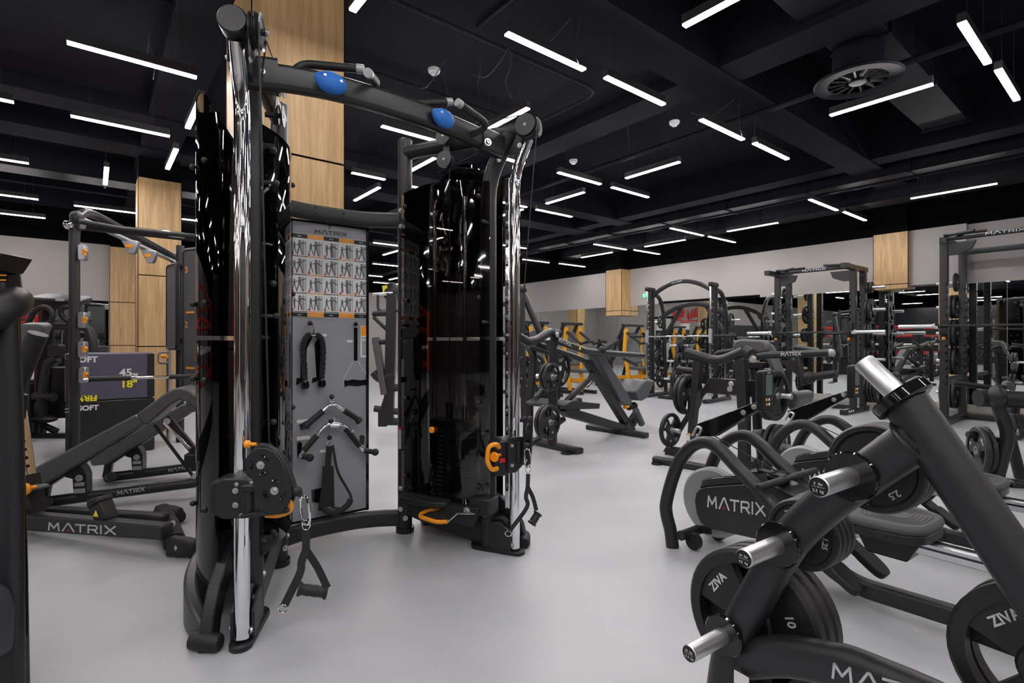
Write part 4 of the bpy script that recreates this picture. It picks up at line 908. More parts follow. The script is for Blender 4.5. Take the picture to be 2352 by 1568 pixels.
hc = RP(1812, 1098, .17); hb = w('pull_handle', M().tube([hc-rl*.27, hc-rl*.26, hc-rl*.06, hc-rl*.03, hc+rl*.03, hc+rl*.06, hc+rl*.26, hc+rl*.27], .0155, 14, scale=[.8, 1, 1.1, .8, .8, 1.1, 1, .8]), 'rubber')
w('handle_cradle', M().bar([hc-ra*.02, hc-ra*.14+Z*.01], .05, .02).bar([hc-ra*.14, hc-ra*.16+rl*.0+Z*.06], .02, .02), 'plastic')
w('cord', M().cyl(RP(1642, 1002, .17), RP(1790, 1085, .17), .003, 6), 'rubber')
w('drive_box', M().box((0, 0, 0), (.22, .12, .1), fr(RP(1800, 1140, .2), ra)), 'plastic', bev=.02); w('swivel_knob', M().sph(RP(1858, 1139, .12), .014), 'orange')
rk = lambda k, o_=.17, z=0: f0+ra*k+rl*o_+Z*z
rail = w('seat_rail', M().box((0, 0, 0), (1.85, .075, .05), fr(rk(1.55, .17, .30), ra)), 'alu', bev=.004, label='brushed aluminium seat rail')
w('rail_groove', M().box((0, 0, 0), (1.85, .002, .008), fr(rk(1.55, .131, .305), ra)).box((0, 0, 0), (1.85, .02, .004), fr(rk(1.55, .17, .3265), ra)), 'gloss_black', rail)
w('lower_frame', M().sweep(fil([rk(.45, .12, .36), rk(.72, .1, .14), rk(.84, .1, .085), rk(1.3, .1, .1), rk(2.4, .12, .14)], .12, 6), rrect(.06, .07, .014, 3)), 'frame')
w('rear_foot', M().bar([rk(2.4, -.1, .03), rk(2.4, .4, .03)], .06, .05), 'rubber'); w('rear_post', M().bar([rk(2.38, .17, .05), rk(2.38, .17, .3)], .06, .05), 'frame')
w('rail_mount', M().bar([rk(.62, .17, .3), rk(.5, .17, .4)], .07, .05), 'frame')
sp = []
for i in range(36):
    t = 2*PI*i/36; c_, s_ = math.cos(t), math.sin(t); sp.append((.155*math.copysign(abs(c_)**.6, c_), .18*math.copysign(abs(s_)**.55, s_)*(1-.12*c_)))
sf = fr(rk(.945, .17, .385), ra)
st = w('seat', M().prism(sp, .035, sf), 'foam', bev=.014); w('seat_base', M().prism([(x*.97, y*.97) for x, y in sp], .035, sf @ Matrix.Translation((0, 0, -.034))), 'plastic', bev=.004)
rg = M()
for i in range(5): rg.tube([sf @ V((x*(.35+.1*i)*.9+.02, y*(.35+.1*i)*.9, .018)) for x, y in sp], .0015, 5, closed=True)
w('seat_contour', rg, 'rubber', st)
w('seat_carriage', M().prism([(-.12, .0), (.12, .0), (.07, -.1), (-.07, -.1)], .12, fr(rk(.945, .17, .335), ra, Z)), 'plastic', bev=.008)
for sd in (-1, 1):
    c_ = rk(.72, .17+sd*.13, .2); fm = fr(c_, (ra*.8-Z*.6))
    fp_ = w('foot_plate', M().prism([(x*.95, y*.3) for x, y in sp], .02, fm), 'plastic', bev=.004)
    w('foot_strap', M().sweep([fm @ V((.02, .055*math.cos(PI*i/8), .01+.065*math.sin(PI*i/8))) for i in range(9)], rrect(.03, .003, .001, 1), up=ra), 'strap', fp_)
    w('heel_rest', M().prism([(x*.45, y*.3) for x, y in sp], .03, fm @ Matrix.Translation((.13, 0, .005))), 'rubber', fp_, bev=.006)
dup(row, Matrix.Translation(rl*1.0) @ row.m, 'black rowing machine behind the nearer one, its flywheel half hidden by weight plates', 'rowing machines')
# ---------------- helpers for machines traced on their own planes ----------------
fA = V((.6255, -.7803, 0))                                     # along the machines' width (towards the right hand front)
def plane(gx, gy, n=None, at=None):                            # vertical plane through a floor pixel
    g = V(at) if at is not None else G(gx, gy); n = V(n) if n is not None else fA
    return lambda px, py, o=0: PL(px, py, g+n*o, n)
def tb(th, nm, PF, pts, r, o=0, mt='frame', n=12, f=.03, parent=None, **k):
    q = [PF(*p, o) for p in pts]; q = fil(q, f, 4) if len(q) > 2 else q
    return th.w(nm, M().tube(q, r, n), mt, parent, **k)
def rp(th, nm, PF, pts, o, t, n=None, mt='frame', bev=.004, parent=None, **k):  # outline on a plane with thickness t
    n = V(n) if n is not None else fA; P_ = [PF(*p, o) for p in pts]; c = len(P_)
    m = M().add(P_+[p+n*t for p in P_], [tuple(range(c-1, -1, -1)), tuple(range(c, 2*c))]+[(i, (i+1) % c, c+(i+1) % c, c+i) for i in range(c)])
    return th.w(nm, m, mt, parent, bev=bev, **k)
def peg(th, c, n, l0, l1, r=.022, mt='steel'): return th.w('plate_peg', M().cyl(V(c)+V(n)*l0, V(c)+V(n)*l1, r, 16), mt)
# ---------------- D: incline lever press beyond the rear tower ----------------
t = T('lever_press', 'black plate-loaded lever press with long slanted backrest, between trainer and smith machine', 'strength machine', G(1331, 1047))
gc = (G(1331, 1047)+G(1221, 1022))/2; gr = (G(1485, 1008)+G(1351, 986))/2; ld = (gr-gc).normalized(); ln = V((ld.y, -ld.x, 0))
PC = plane(0, 0, ln, gc); w = t.w
w('front_foot', M().sweep([G(1331, 1043)+Z*.03, G(1205, 1014)+Z*.03], rrect(.11, .06, .02)), 'frame'); w('rear_foot', M().sweep([G(1485, 1006)+Z*.03, G(1351, 985)+Z*.03], rrect(.1, .06, .02)), 'frame')
w('foot_pad', M().cyl(G(1302, 1042), G(1302, 1042)+Z*.01, .06, 16), 'rubber')
PN = lambda px, py, o=0: PC(px, py, .0+o)
for o, pr in ((0.12, [(1268, 1024), (1270, 960), (1271, 872), (1274, 820), (1262, 778)]), (-.5, [(1215, 992), (1216, 930), (1224, 850), (1226, 818), (1213, 790)])):
    a = [PC(*p, o) for p in pr]; w('upright', M().sweep(fil(a, .06, 4), rrect(.06, .085, .014), up=ln), 'frame')
tb(t, 'cross_tube', PC, [(1188, 771), (1212, 785), (1232, 781), (1262, 762), (1276, 765)], .04, .12)
w('tube_end', M().cyl(PC(1272, 765, .11), PC(1284, 767, .12), .045, 18), 'frame'); w('bolt', M().bolt(PC(1280, 767, .2), ln, .02, .01), 'steel')
lv = tb(t, 'lever_arm', PC, [(1276, 780), (1315, 795), (1345, 806), (1380, 810), (1477, 817)], .034, .16)
logo(t, PC(1284, 784, .2), 0, Z, .042, end=PC(1312, 796, .2), parent=lv, dot=False)
w('warning_mark', M().prism([(-.02, -.015), (.02, -.015), (0, .02)], .002, fr(PC(1332, 799, .2), ld, Z)), 'yellow', lv)
tb(t, 'lever_arm', PC, [(1215, 795), (1265, 812), (1310, 826)], .03, -.4)
tb(t, 'handle', PC, [(1384, 804), (1419, 782)], .022, .2, mt='rubber'); w('handle_collar', M().sph(PC(1383, 803, .18), .042), 'rubber')
tb(t, 'handle', PC, [(1430, 822), (1462, 838)], .024, -.2, mt='rubber')
tb(t, 'main_loop', PC, [(1228, 788), (1318, 818), (1352, 832), (1363, 858), (1345, 880), (1278, 942)], .032, 0, f=.14)
tb(t, 'strut', PC, [(1350, 872), (1290, 930), (1262, 955)], .026, .02)
tb(t, 'damper', PC, [(1349, 889), (1362, 874)], .012, 0, 'chrome')
rp(t, 'main_beam', PC, [(1278, 942), (1290, 930), (1310, 939), (1423, 974), (1421, 993), (1290, 955)], -.05, .1, ln)
rp(t, 'beam_gusset', PC, [(1300, 925), (1317, 912), (1318, 922), (1313, 940)], -.055, .11, ln)
rp(t, 'back_post', PC, [(1333, 826), (1345, 824), (1448, 985), (1436, 992)], -.04, .08, ln)
rp(t, 'backrest', PC, [(1345, 810), (1352, 806), (1364, 814), (1430, 918), (1427, 930), (1416, 930), (1403, 920)], -.07, .14, ln, 'pad', .02)
rp(t, 'seat', PC, [(1414, 896), (1433, 873), (1440, 869), (1457, 870), (1458, 877), (1440, 911), (1430, 917), (1420, 914)], -.14, .28, ln, 'pad', .02)
tb(t, 'seat_post', PC, [(1437, 914), (1447, 930)], .02, 0, 'chrome'); w('adjuster', M().sph(PC(1456, 932), .05).sph(PC(1445, 934), .045), 'plastic'); w('adjust_knob', M().cyl(PC(1434, 935, .05), PC(1443, 933, .05), .02), 'orange')
rp(t, 'seat_frame', PC, [(1425, 985), (1452, 946), (1462, 952), (1440, 988)], -.04, .08, ln); tb(t, 'leg_roller', PC, [(1460, 942), (1474, 973)], .042, .1, 'pad', 16)
w('rear_link', M().bar([PC(1430, 975), PC(1440, 990)], .12, .1), 'frame')
rp(t, 'foot_plate', PC, [(1207, 923), (1226, 912), (1292, 919), (1290, 930), (1215, 931)], -.35, .5, ln)
tb(t, 'low_brace', PC, [(1230, 915), (1262, 880)], .03, 0); tb(t, 'low_brace', PC, [(1222, 1018), (1245, 1000), (1295, 962)], .028, .05); w('spec_label', M().box(PC(1262, 1005, .2), (.05, .05, .03)), 'silver')
for (x, y, key, sc, k, nm) in ((1257, 865, '5', .95, 2, 'upper'), (1252, 968, '10', .93, 2, 'lower')):
    c = PC(x, y, .22); peg(t, c, ln, -.12, .2 if 0 else .12)
    w('peg_cap', M().cyl(c+ln*.12, c+ln*.125, .026, 16), 'plastic')
    for i in range(k): plate(key, c+ln*(.05-.045*i), ln, ('outer' if i == 0 else 'inner')+' round plate on the %s peg of the lever press' % nm, .9+i, scale=sc*1.0)
for i in range(1): plate('15', PC(1283, 845, -.08), ln, 'large plate behind the upright of the lever press', .3, scale=1.0)
for i in range(2): plate('15', PC(1262, 905, -.55+.06*i), ln, ('larger plate low behind the lever press footplate', 'larger plate on the far side of the lever press, nearer one')[i], .3+i)
# ---------------- C: seated press with curved top tube, centre right ----------------
t = T('seated_press', 'black plate-loaded press with curved top tube and raised headrest, behind the rowing machines', 'strength machine', G(1567, 1052)); w = t.w
gL = G(1567, 1050); gR = G(1705, 1078); cd_ = (gR-gL).normalized(); cl = V((-cd_.y, cd_.x, 0))   # cd across, cl away
if cl.y < 0: cl = -cl
PX = plane(0, 0, cl, gL)                                       # plane across the machine through both uprights
rp(t, 'upright', PX, [(1592, 823), (1609, 825), (1588, 1013), (1577, 1052), (1560, 1048), (1577, 1013)], -.03, .07, cl); rp(t, 'upright', PX, [(1686, 824), (1707, 826), (1716, 960), (1716, 1080), (1694, 1076), (1694, 960)], -.03, .07, cl)
tb(t, 'top_tube', PX, [(1580, 808), (1600, 815), (1636, 826), (1655, 827), (1680, 818), (1709, 805)], .04, -.02, f=.1, n=20)
w('tube_end', M().cyl(PX(1708, 805, -.03), PX(1722, 814, -.03), .055, 20).cyl(PX(1577, 808), PX(1583, 810), .046, 18), 'frame')
w('base_tube', M().sweep([G(1503, 1062)+Z*.03, G(1640, 1086)+Z*.03], rrect(.08, .06, .02)), 'frame'); w('foot_pad', M().cyl(G(1509, 1066), G(1509, 1066)+Z*.012, .05), 'rubber')
for o in (0, .12): tb(t, 'rear_brace', PX, [(1653, 838), (1648, 858), (1612, 905), (1518, 1056)], .026, .1+o, f=.1)
rp(t, 'base_block', PX, [(1531, 1028), (1558, 1030), (1552, 1052), (1524, 1048)], -.02, .1, cl)
b = rp(t, 'cross_beam', PX, [(1630, 868), (1690, 872), (1735, 874), (1738, 912), (1620, 902)], .06, .08, cl); w('bolt', M().bolt(PX(1679, 881, .055), -cl, .016, .008).bolt(PX(1676, 893, .055), -cl, .016, .008), 'steel', b)
PS = plane(0, 0, cd_, gR+cl*.25)                               # side plane
tb(t, 'seat_column', PX, [(1731, 835), (1736, 870), (1740, 990), (1752, 1060)], .04, .3, n=16); w('column_cap', M().box((0, 0, 0), (.15, .12, .05), fr(PX(1740, 838, .3), cd_)), 'plastic')
rp(t, 'backrest', PX, [(1681, 793), (1686, 782), (1700, 778), (1752, 781), (1761, 790), (1765, 806), (1745, 812), (1728, 804), (1704, 803), (1684, 806)], .25, .1, cl, 'pad', .02)
rp(t, 'back_pad', PX, [(1756, 788), (1764, 796), (1797, 885), (1800, 896), (1786, 892), (1752, 806)], .28, .14, cl, 'pad', .015)
rp(t, 'seat', PX, [(1806, 934), (1812, 902), (1818, 899), (1832, 901), (1837, 912), (1828, 936), (1818, 945)], .35, .3, cl, 'pad', .02)
tb(t, 'thigh_roller', PX, [(1733, 1000), (1756, 998)], .05, .15, 'pad', 16)
lv = tb(t, 'lever_arm', PX, [(1729, 822), (1752, 816), (1830, 813), (1909, 810)], .028, .0, f=.05, n=16); logo(t, PX(1794, 818, -.032), 0, Z, .03, end=PX(1839, 816, -.032), parent=lv, material='letter', dot=False)
w('bolt', M().bolt(PX(1729, 824, -.05), -cl, .02, .01), 'steel', lv); w('arm_cap', M().sph(PX(1909, 810), .03), 'silver', lv)
rp(t, 'arm_gusset', PX, [(1788, 828), (1832, 826), (1833, 862), (1826, 858)], -.005, .01, cl); tb(t, 'drop_tube', PX, [(1832, 818), (1847, 885)], .024, -.02)
tb(t, 'grip', PX, [(1852, 868), (1870, 865), (1922, 858)], .03, -.03, 'rubber', 16); w('grip_collar', M().sph(PX(1859, 867, -.03), .05, (1, 1, 1)), 'rubber'); tb(t, 'far_arm', PX, [(1826, 798), (1845, 801), (1882, 807)], .026, .5)
tb(t, 'back_handle', PX, [(1642, 822), (1648, 810), (1668, 808), (1700, 802)], .024, .3, 'rubber')
tb(t, 'plate_peg', PX, [(1557, 847), (1595, 853), (1618, 858)], .032, .15, 'rubber', 14)
sd = (cd_*-.6-cl*.8).normalized()
pn = V((-.62, -.78, 0))
pn = cd_
for (x, y, o, key, s_, k, lab, r_) in ((1540, 987, -.02, '10', .95, 1, 'plate on the lowest left peg of the seated press', .6), (1575, 905, .2, '15', 1, 2, 'plate on the left side of the seated press', 1.2), (1782, 908, .1, '20', .95, 2, 'plate behind the first monitor on the seated press', 2.6), (1790, 1023, .2, '15', .9, 2, 'plate low on the right of the seated press', .2)):
    c = PX(x, y, o); s2 = -1 if x < 1700 else 1
    w('plate_peg', M().cyl(c-cd_*.1*s2, c+cd_*.13*s2, .022, 14), 'steel')
    for i in range(k): plate(key, c-cd_*s2*.05*i, cd_*s2, ('outer ' if i == 0 else 'inner ')+lab, r_+i, scale=s_)
w('caution_sticker', M().box((0, 0, 0), (.045, .004, .07), fr(PX(1580, 1003, -.035), cd_)), 'paper')
w('caution_header', M().box((0, 0, 0), (.045, .005, .014), fr(PX(1581, 997, -.036), cd_)), 'orange')
tb(t, 'rear_foot', PX, [(1700, 1078), (1705, 1084)], .04, .3)
w('rear_base', M().bar([gR+cl*.0+Z*.03, gR+cl*.9+Z*.03], .08, .06), 'frame')
# ---------------- E: smith machine near the mirror ----------------
t = T('smith_machine', 'black arched smith machine with chrome guide rods and bar, in front of the mirror wall', 'strength machine', G(1500, 912)); w = t.w
sl = (G(1472, 914), G(1548, 907)); sr = (G(1619, 927), G(1691, 917)); bw = (sr[0]-sl[0]); bwd = bw.normalized(); dp = V((-bwd.y, bwd.x, 0)); dp = dp if dp.y > 0 else -dp
SP = lambda a, b, z: sl[0]+bw*a+dp*b+Z*z
hS = 2.1
for a in (0, 1):
    w('base_foot', M().sweep([SP(a, 0, .035), SP(a, 1.0, .035)], rrect(.09, .07, .02)), 'frame')
    w('guide_rod', M().cyl(SP(a, .22, .06), SP(a, .22, hS), .018, 16), 'chrome')
    for b in (.33, .44): w('upright', M().sweep([SP(a, b, .05), SP(a, b, hS+.0)], rrect(.06, .05, .012), up=dp), 'frame')
    w('pulley_cap', M().box((0, 0, 0), (.34, .07, .09), fr(SP(a, .34, hS+.03), dp)), 'plastic', bev=.03)
    hk = M()
    for i in range(15): hk.cyl(SP(a, .36, .28+i*.11), SP(a, .36, .28+i*.11)-bwd*.0+dp*.1*-1+Z*.004, .012, 8)
    w('safety_hook', hk, 'steel')
    w('stop_block', M().box((0, 0, 0), (.07, .07, .12), fr(SP(a, .22, .17), dp)), 'silver')
    w('rear_post', M().sweep(fil([SP(a, .45, hS-.05), SP(a, .7, hS-.1), SP(a, .86, 1.7), SP(a, .95, .07)], .25, 6), rrect(.07, .06, .015), up=bwd), 'frame')
    w('slider', M().box((0, 0, 0), (.05, .05, .26), fr(SP(a, .22, 1.2), dp)), 'silver')
    w('sticker', M().box((0, 0, 0), (.04, .002, .12), fr(SP(a, .3, .3), bwd)), 'paper')
pts = [SP(i/14, .4, hS-.12+.27*math.sin(PI*i/14)**.8) for i in range(15)]
ar = w('front_arch', M().sweep(pts, rrect(.07, .08, .02)), 'frame'); q0 = SP(.36, .35, hS+.105); logo(t, q0, 0, Z, .03, end=SP(.52, .35, hS+.14), parent=ar, dot=False)
pts = [SP(i/14, .86, 1.62+.22*math.sin(PI*i/14)**.8) for i in range(15)]; w('rear_arch', M().sweep(pts, rrect(.07, .09, .02)), 'frame')
for a, s_ in ((0, 1), (1, -1)): w('rear_brace', M().sweep([SP(a, .9, 1.2), SP(a+s_*.3, .87, 1.78)], rrect(.05, .07, .01)), 'frame')
w('smith_bar', M().cyl(SP(-.02, .22, 1.2), SP(1.02, .22, 1.2), .0145, 14), 'chrome'); w('bar_sleeve', M().cyl(SP(1.05, .22, 1.2), SP(1.36, .22, 1.2), .025, 14), 'rubber'); w('bar_sleeve', M().cyl(SP(-.05, .22, 1.2), SP(-.3, .22, 1.2), .025, 14), 'rubber')
for a, s_ in ((0, -1), (1, 1)):
    for i, z in enumerate((1.5, 1.1, .74, .34)):
        c = SP(a, .9, z)+bwd*s_*.05; w('plate_peg', M().cyl(c, c+bwd*s_*.2, .022, 12), 'steel')
        for k in range(1 if i in (0, 3) else 2):
            lv_ = ('top', 'second', 'third', 'lowest')[i]; plate(('5', '10', '10', '15')[i], c+bwd*s_*(.03+.04*k), bwd*s_, '%s plate on the %s peg of the smith machine, %s post' % (('inner', 'outer')[k], lv_, ('left rear', 'right rear')[a]), .7*i+k)
# ---------------- racks ----------------
def rack(lab, O, ex, ey, H_, W_, D_, first, name='power_rack'):
    t = T(name, lab, 'squat rack', O); w = t.w; Q = lambda x, y, z: V(O)+ex*x+ey*y+Z*z
    for x in (0, W_):
        for y in (0, D_):
            u = w('upright', M().sweep([Q(x, y, .03), Q(x, y, H_)], rrect(.085, .085, .006), up=ey), 'frame')
            sl_ = M(); s_ = 1 if x == 0 else -1
            for i in range(14): sl_.box((0, 0, 0), (.004, .03, .028), fr(Q(x+s_*.043, y-.005, .55+i*.1), ex)).box((0, 0, 0), (.018, .004, .035), fr(Q(x+s_*.03, y-.043, .545+i*.1), ex))
            w('slot', sl_, 'gloss_black', u)
        w('base_rail', M().bar([Q(x, -.42 if first else 0, .04), Q(x, D_+.15, .04)], .085, .075, r=.004), 'frame'); w('top_rail', M().bar([Q(x, -.4 if first else -.06, H_), Q(x, D_+.1, H_)], .08, .075, r=.004), 'frame')
        b = M()
        for i in range(3): b.bolt(Q(x+(.044 if x == 0 else .044), -.3+i*.08, .045), ex, .014, .012)
        w('bolt', b, 'steel')
        b = Q(x+(.02 if x == 0 else -.02), -.06, 1.28); j = w('bar_hook', M().box((0, 0, 0), (.07, .09, .2), fr(b, ex)).box((0, 0, 0), (.07, .1, .03), fr(b-Z*.07-ey*.07, ex)).box((0, 0, 0), (.07, .02, .06), fr(b-Z*.04-ey*.12, ex)), 'plastic', bev=.004); w('hook_pin', M().sph(b+ex*.0-Z*.14-ey*.06, .022), 'orange', j)
        w('safety_arm', M().bar([Q(x, -.05, .6), Q(x, -.5 if first else D_-.1, .6)], .05, .06), 'frame') if not first else None
        for y in (.0,): w('depth_marker', M().tube([Q(x+.046*(1 if x == 0 else -1), -.02, 1.35)+Z*.03*math.sin(q)+ey*.012*math.cos(q) for q in [2*PI*i/12 for i in range(12)]], .004, 6, closed=True), 'orange')
        sgn = -1 if x == 0 else 1
        for z in (.36, .82, 1.22, 1.6, 1.95): w('plate_peg', M().cyl(Q(x+sgn*.04, D_, z), Q(x+sgn*.3, D_, z), .024, 14), 'steel')
        w('corner_gusset', M().prism([(0, 0), (.28, .0), (.24, -.1), (.1, -.16), (.0, -.16)], .05, fr(Q(x+(.04 if x == 0 else -.04), .0, H_-.04), ex*(1 if x == 0 else -1), Z)), 'frame', bev=.004)
    pb = w('pull_up_bar', M().bar([Q(0, 0, H_+.02), Q(W_, 0, H_+.02)], .055, .06, r=.02), 'frame'); w('rear_beam', M().bar([Q(0, D_, .04), Q(W_, D_, .04)], .085, .075, r=.004), 'frame'); first or w('rear_beam', M().bar([Q(0, D_, H_-.05), Q(W_, D_, H_-.05)], .07, .07, r=.004), 'frame')
    logo(t, Q(W_*.36, -.03, H_+.005), 0, Z, .035, end=Q(W_*.66, -.03, H_+.005), parent=pb, dot=False)
    for x, s_ in ((.12, 1), (W_-.12, -1)):
        w('pull_up_handle', M().cyl(Q(x-s_*.1, -.12, H_+.05), Q(x+s_*.28, .1, H_+.08), .018, 12), 'rubber'); w('pull_up_handle', M().cyl(Q(x-s_*.1, -.05, H_+.05), Q(x+s_*.22, -.22, H_+.05), .018, 12), 'rubber')
    return t, Q
eyv = V((.7803, .6255, 0))
r1, Q1 = rack('black half rack with wordmark on its pull-up bar, its barbell in front of the mirror', V((4.55, 8.98, 0)), fA, eyv, 2.24, 1.14, .42, True)
r2, Q2 = rack('tall black power rack at the right edge with a plain near upright', V((5.66, 6.87, 0)), fA, eyv, 2.42, 1.15, 1.0, False)
def barbell(a, b, lab):
    a = V(a); b = V(b); d = (b-a).normalized(); L_ = (b-a).length; t = T('barbell', lab, 'barbell', (a+b)/2)
    t.w('shaft', M().cyl(a+d*.4, b-d*.4, .0145, 12), 'frame', label='black knurled shaft')
    for p, s_ in ((a, 1), (b, -1)):
        t.w('sleeve', M().cyl(p, p+d*s_*.4, .0255, 18), 'steel', label='bright steel sleeve'); t.w('collar', M().cyl(p+d*s_*.4, p+d*s_*.43, .036, 18), 'chrome')
        t.w('clip', M().cyl(p+d*s_*.37, p+d*s_*.4, .033, 16), 'bone')
    return t
barbell(Q1(-.46, -.14, 1.245), Q1(1.6, -.14, 1.245), 'barbell racked on the half rack with the wordmark bar')
barbell(Q2(-.46, -.14, 1.3), Q2(1.6, -.14, 1.3), 'barbell racked on the tall rack at the right edge')
def load(Qf, x, s_, D_, items, what, ex):
    for z, key, k in items:
        for i in range(k):
            z_n = {.36: 'bottom', .82: 'second', 1.22: 'third', 1.6: 'fourth', 1.95: 'top'}[z]
            plate(key, Qf(x+s_*(.075+.045*i), D_, z), ex*s_, '%s plate on the %s peg, %s' % (('innermost', 'second', 'third', 'outermost')[i] if k > 1 else 'single', z_n, what), z*3+i)
load(Q1, 1.14, 1, .42, ((.36, '20', 4), (.82, '15', 2), (1.22, '15', 2), (1.6, '10', 2), (1.95, '2.5', 2)), 'right side of the half rack', fA)
load(Q1, 0, -1, .42, ((.36, '20', 3), (.82, '15', 2), (1.22, '5', 2), (1.6, '10', 1), (1.95, '2.5', 1)), 'left side of the half rack', fA)
load(Q2, 0, -1, 1.0, ((.36, '20', 4), (.82, '15', 2), (1.22, '15', 2), (1.6, '10', 2), (1.95, '5', 1)), 'left side of the tall right rack', fA)
load(Q2, 1.15, 1, 1.0, ((.36, '20', 2), (1.22, '10', 2)), 'far side of the tall right rack', fA)
# ---------------- machine at the right edge behind the plate tree ----------------
t = T('lever_row', 'black lever machine with padded rollers and two plates, cut by the right edge', 'strength machine', G(2290, 1135)); w = t.w
RN = V((.8, -.6, 0)); RQ = plane(0, 0, (-.15, -.99, 0), P(2300, 1000, 4.0))
rf = V((-.15, -.99, 0))
tb(t, 'roller', RQ, [(2246, 914), (2256, 914), (2283, 915)], .066, 0, 'rubber', 22); tb(t, 'roller', RQ, [(2300, 915), (2345, 918), (2420, 921)], .064, 0, 'rubber', 22)
w('pivot_head', M().sph(RQ(2289, 910, .08), .07, (.75, .9, 1.15), 22), 'frame', bev=0); w('pivot_cap', M().cyl(RQ(2297, 893), RQ(2299, 884), .035, 18), 'plastic'); rp(t, 'head_pad', RQ, [(2297, 886), (2299, 877), (2306, 873), (2316, 876), (2320, 884), (2320, 895), (2305, 893)], -.2, .05, rf, 'pad', .01)
tb(t, 'handle', RQ, [(2188, 879), (2240, 885), (2292, 893)], .022, -.15, 'rubber', 14)
tb(t, 'main_post', RQ, [(2290, 925), (2302, 958), (2317, 1000), (2300, 1060), (2285, 1115)], .044, .02, f=.2, n=20)
tb(t, 'rear_post', RQ, [(2330, 930), (2318, 1000), (2345, 1100)], .04, -.25, n=16)
rp(t, 'upper_beam', RQ, [(2308, 948), (2380, 952), (2380, 985), (2318, 982)], -.05, .1, rf, bev=.01); rp(t, 'lower_beam', RQ, [(2298, 1102), (2306, 1096), (2420, 1112), (2420, 1150), (2298, 1134)], -.06, .12, rf, bev=.012)
w('leg', M().bar([RQ(2300, 1120), RQ(2300, 1120)*1+Z*-RQ(2300, 1120).z], .1, .08), 'frame'); w('leg', M().bar([RQ(2415, 1130), RQ(2415, 1130)-Z*RQ(2415, 1130).z], .1, .08), 'frame')
tb(t, 'plate_peg', RQ, [(2222, 997), (2262, 1005), (2310, 1015)], .024, -.05, 'rubber')
for i in range(2): plate('15', RQ(2262-24*i*0, 1033, -.02)-V((.97, .2, 0))*(.06*i), (.93, -.36, 0), ('nearer plate on the lever machine cut by the right edge', 'farther plate on the lever machine cut by the right edge')[i], 1.4+i, scale=.9)
rp(t, 'seat', RQ, [(2298, 1168), (2360, 1150), (2420, 1156), (2420, 1172), (2340, 1190)], -.3, .25, rf, 'pad', .02) if 0 else None
w('orange_mark', M().box(RQ(2296, 1106, .07), (.03, .01, .02)), 'orange')
# ---------------- foam plyo boxes ----------------
bx = P(150, 784, 4.9); bx.z = 0; bw_, bd_ = .68, .62
bi_c = bx+VD*bw_/2+UD*bd_/2
for i, (z0, z1, mt_) in enumerate(((.0, .53, 'soft_black'), (.535, .985, 'soft_vinyl'))):
    t = T('plyo_box', ('lower black foam plyo box with white lettering, beneath the dark violet one', 'dark violet foam plyo box with 45 cm and 18 inch marks, upper of two')[i], 'plyo box', bi_c+Z*z0, group='stacked foam boxes')
    f_ = fr(bi_c+Z*(z0+z1)/2, VD); t.w('foam_block', M().box((0, 0, 0), (bw_, bd_, z1-z0), f_), mt_, bev=.012)
    FB = lambda px, py: PL(px, py, bx-UD*.004, UD)
    if i == 1:
        t.w('cover_edge', M().box((-bw_/2, 0, 0), (.006, bd_*.97, (z1-z0)*.97), f_), 'bone')
        for s_, (px, py), hh, mt2 in (('SOFT', (197, 826), .075, 'white'), ('45', (289, 856), .1, 'white'), ('CM', (308, 861), .04, 'white'), ('18"', (296, 882), .1, 'yellow')):
            t.w('lettering', text_m(s_, hh, fr(FB(px, py), VD, Z), .001, .003), mt2)
        t.w('lettering', text_m('FIRM', .075, fr(FB(199, 914), -VD, -Z), .001, .003), 'yellow')
    else:
        t.w('lettering', text_m('SOFT', .065, fr(FB(203, 937), VD, Z), .001, .003), 'white'); t.w('lettering', text_m('24"', .08, fr(FB(212, 1052), VD, Z), .001, .003), 'yellow') if 0 else None
    sb = t.w('strap', M().box((bw_/2-.02, 0, 0), (.06, bd_+.012, z1-z0-.02), f_), 'strap'); t.w('strap', M().box((-bw_/2+.035, -bd_/2, 0), (.07, .012, z1-z0-.02), f_), 'strap')
    for dz in (.06, z1-z0-.06): t.w('buckle', M().box((-bw_/2+.035, -bd_/2-.008, dz-(z1-z0)/2), (.075, .01, .012), f_).box((-bw_/2+.035, -bd_/2-.008, dz-.03-(z1-z0)/2), (.075, .01, .012), f_), 'chrome')
# ---------------- training rig with adjustable rails ----------------
t = T('training_rig', 'dark tubular training rig with silver rails and orange locks, left of the oak pillars', 'training rig', (-3.6, 5.2, 0)); w = t.w
pz = P(171, 784, 4.35); pz.z = 0; top = P(176, 497, 4.35); bk = P(402, 592, 5.85); bk0 = V((bk.x, bk.y, 0))
w('front_post', M().tube(fil([pz+Z*.01, V((pz.x, pz.y, top.z-.08)), P(186, 487, 4.5), P(215, 492, 4.75), bk, V((bk.x, bk.y, bk.z-.12))], .1, 6), .038, 18), 'frame')
w('post_joint', M().sph(P(176, 500, 4.35), .05, (1, 1, 1.2)), 'frame')
br = w('pull_up_bar', M().tube([P(159, 516, 4.33), P(454, 547, 5.0), P(600, 560, 5.4)], .036, 16), 'frame'); w('bar_sleeve', M().tube([P(275, 526, 4.58), P(423, 541, 4.9)], .03, 16).sph(P(158, 516, 4.32), .04), 'chrome', br)
w('bar_upper', M().tube([P(180, 508, 4.3), P(275, 525, 4.52), P(423, 540, 4.88), P(600, 557, 5.3)], .022, 14), 'rubber', br)
w('joint_clamp', M().tube([P(181, 514, 4.33), P(194, 515, 4.36)], .041, 16), 'galv')
w('slide_rail', M().bar([P(188, 503, 4.4), P(398, 600, 5.8)], .05, .03, r=.006), 'galv')
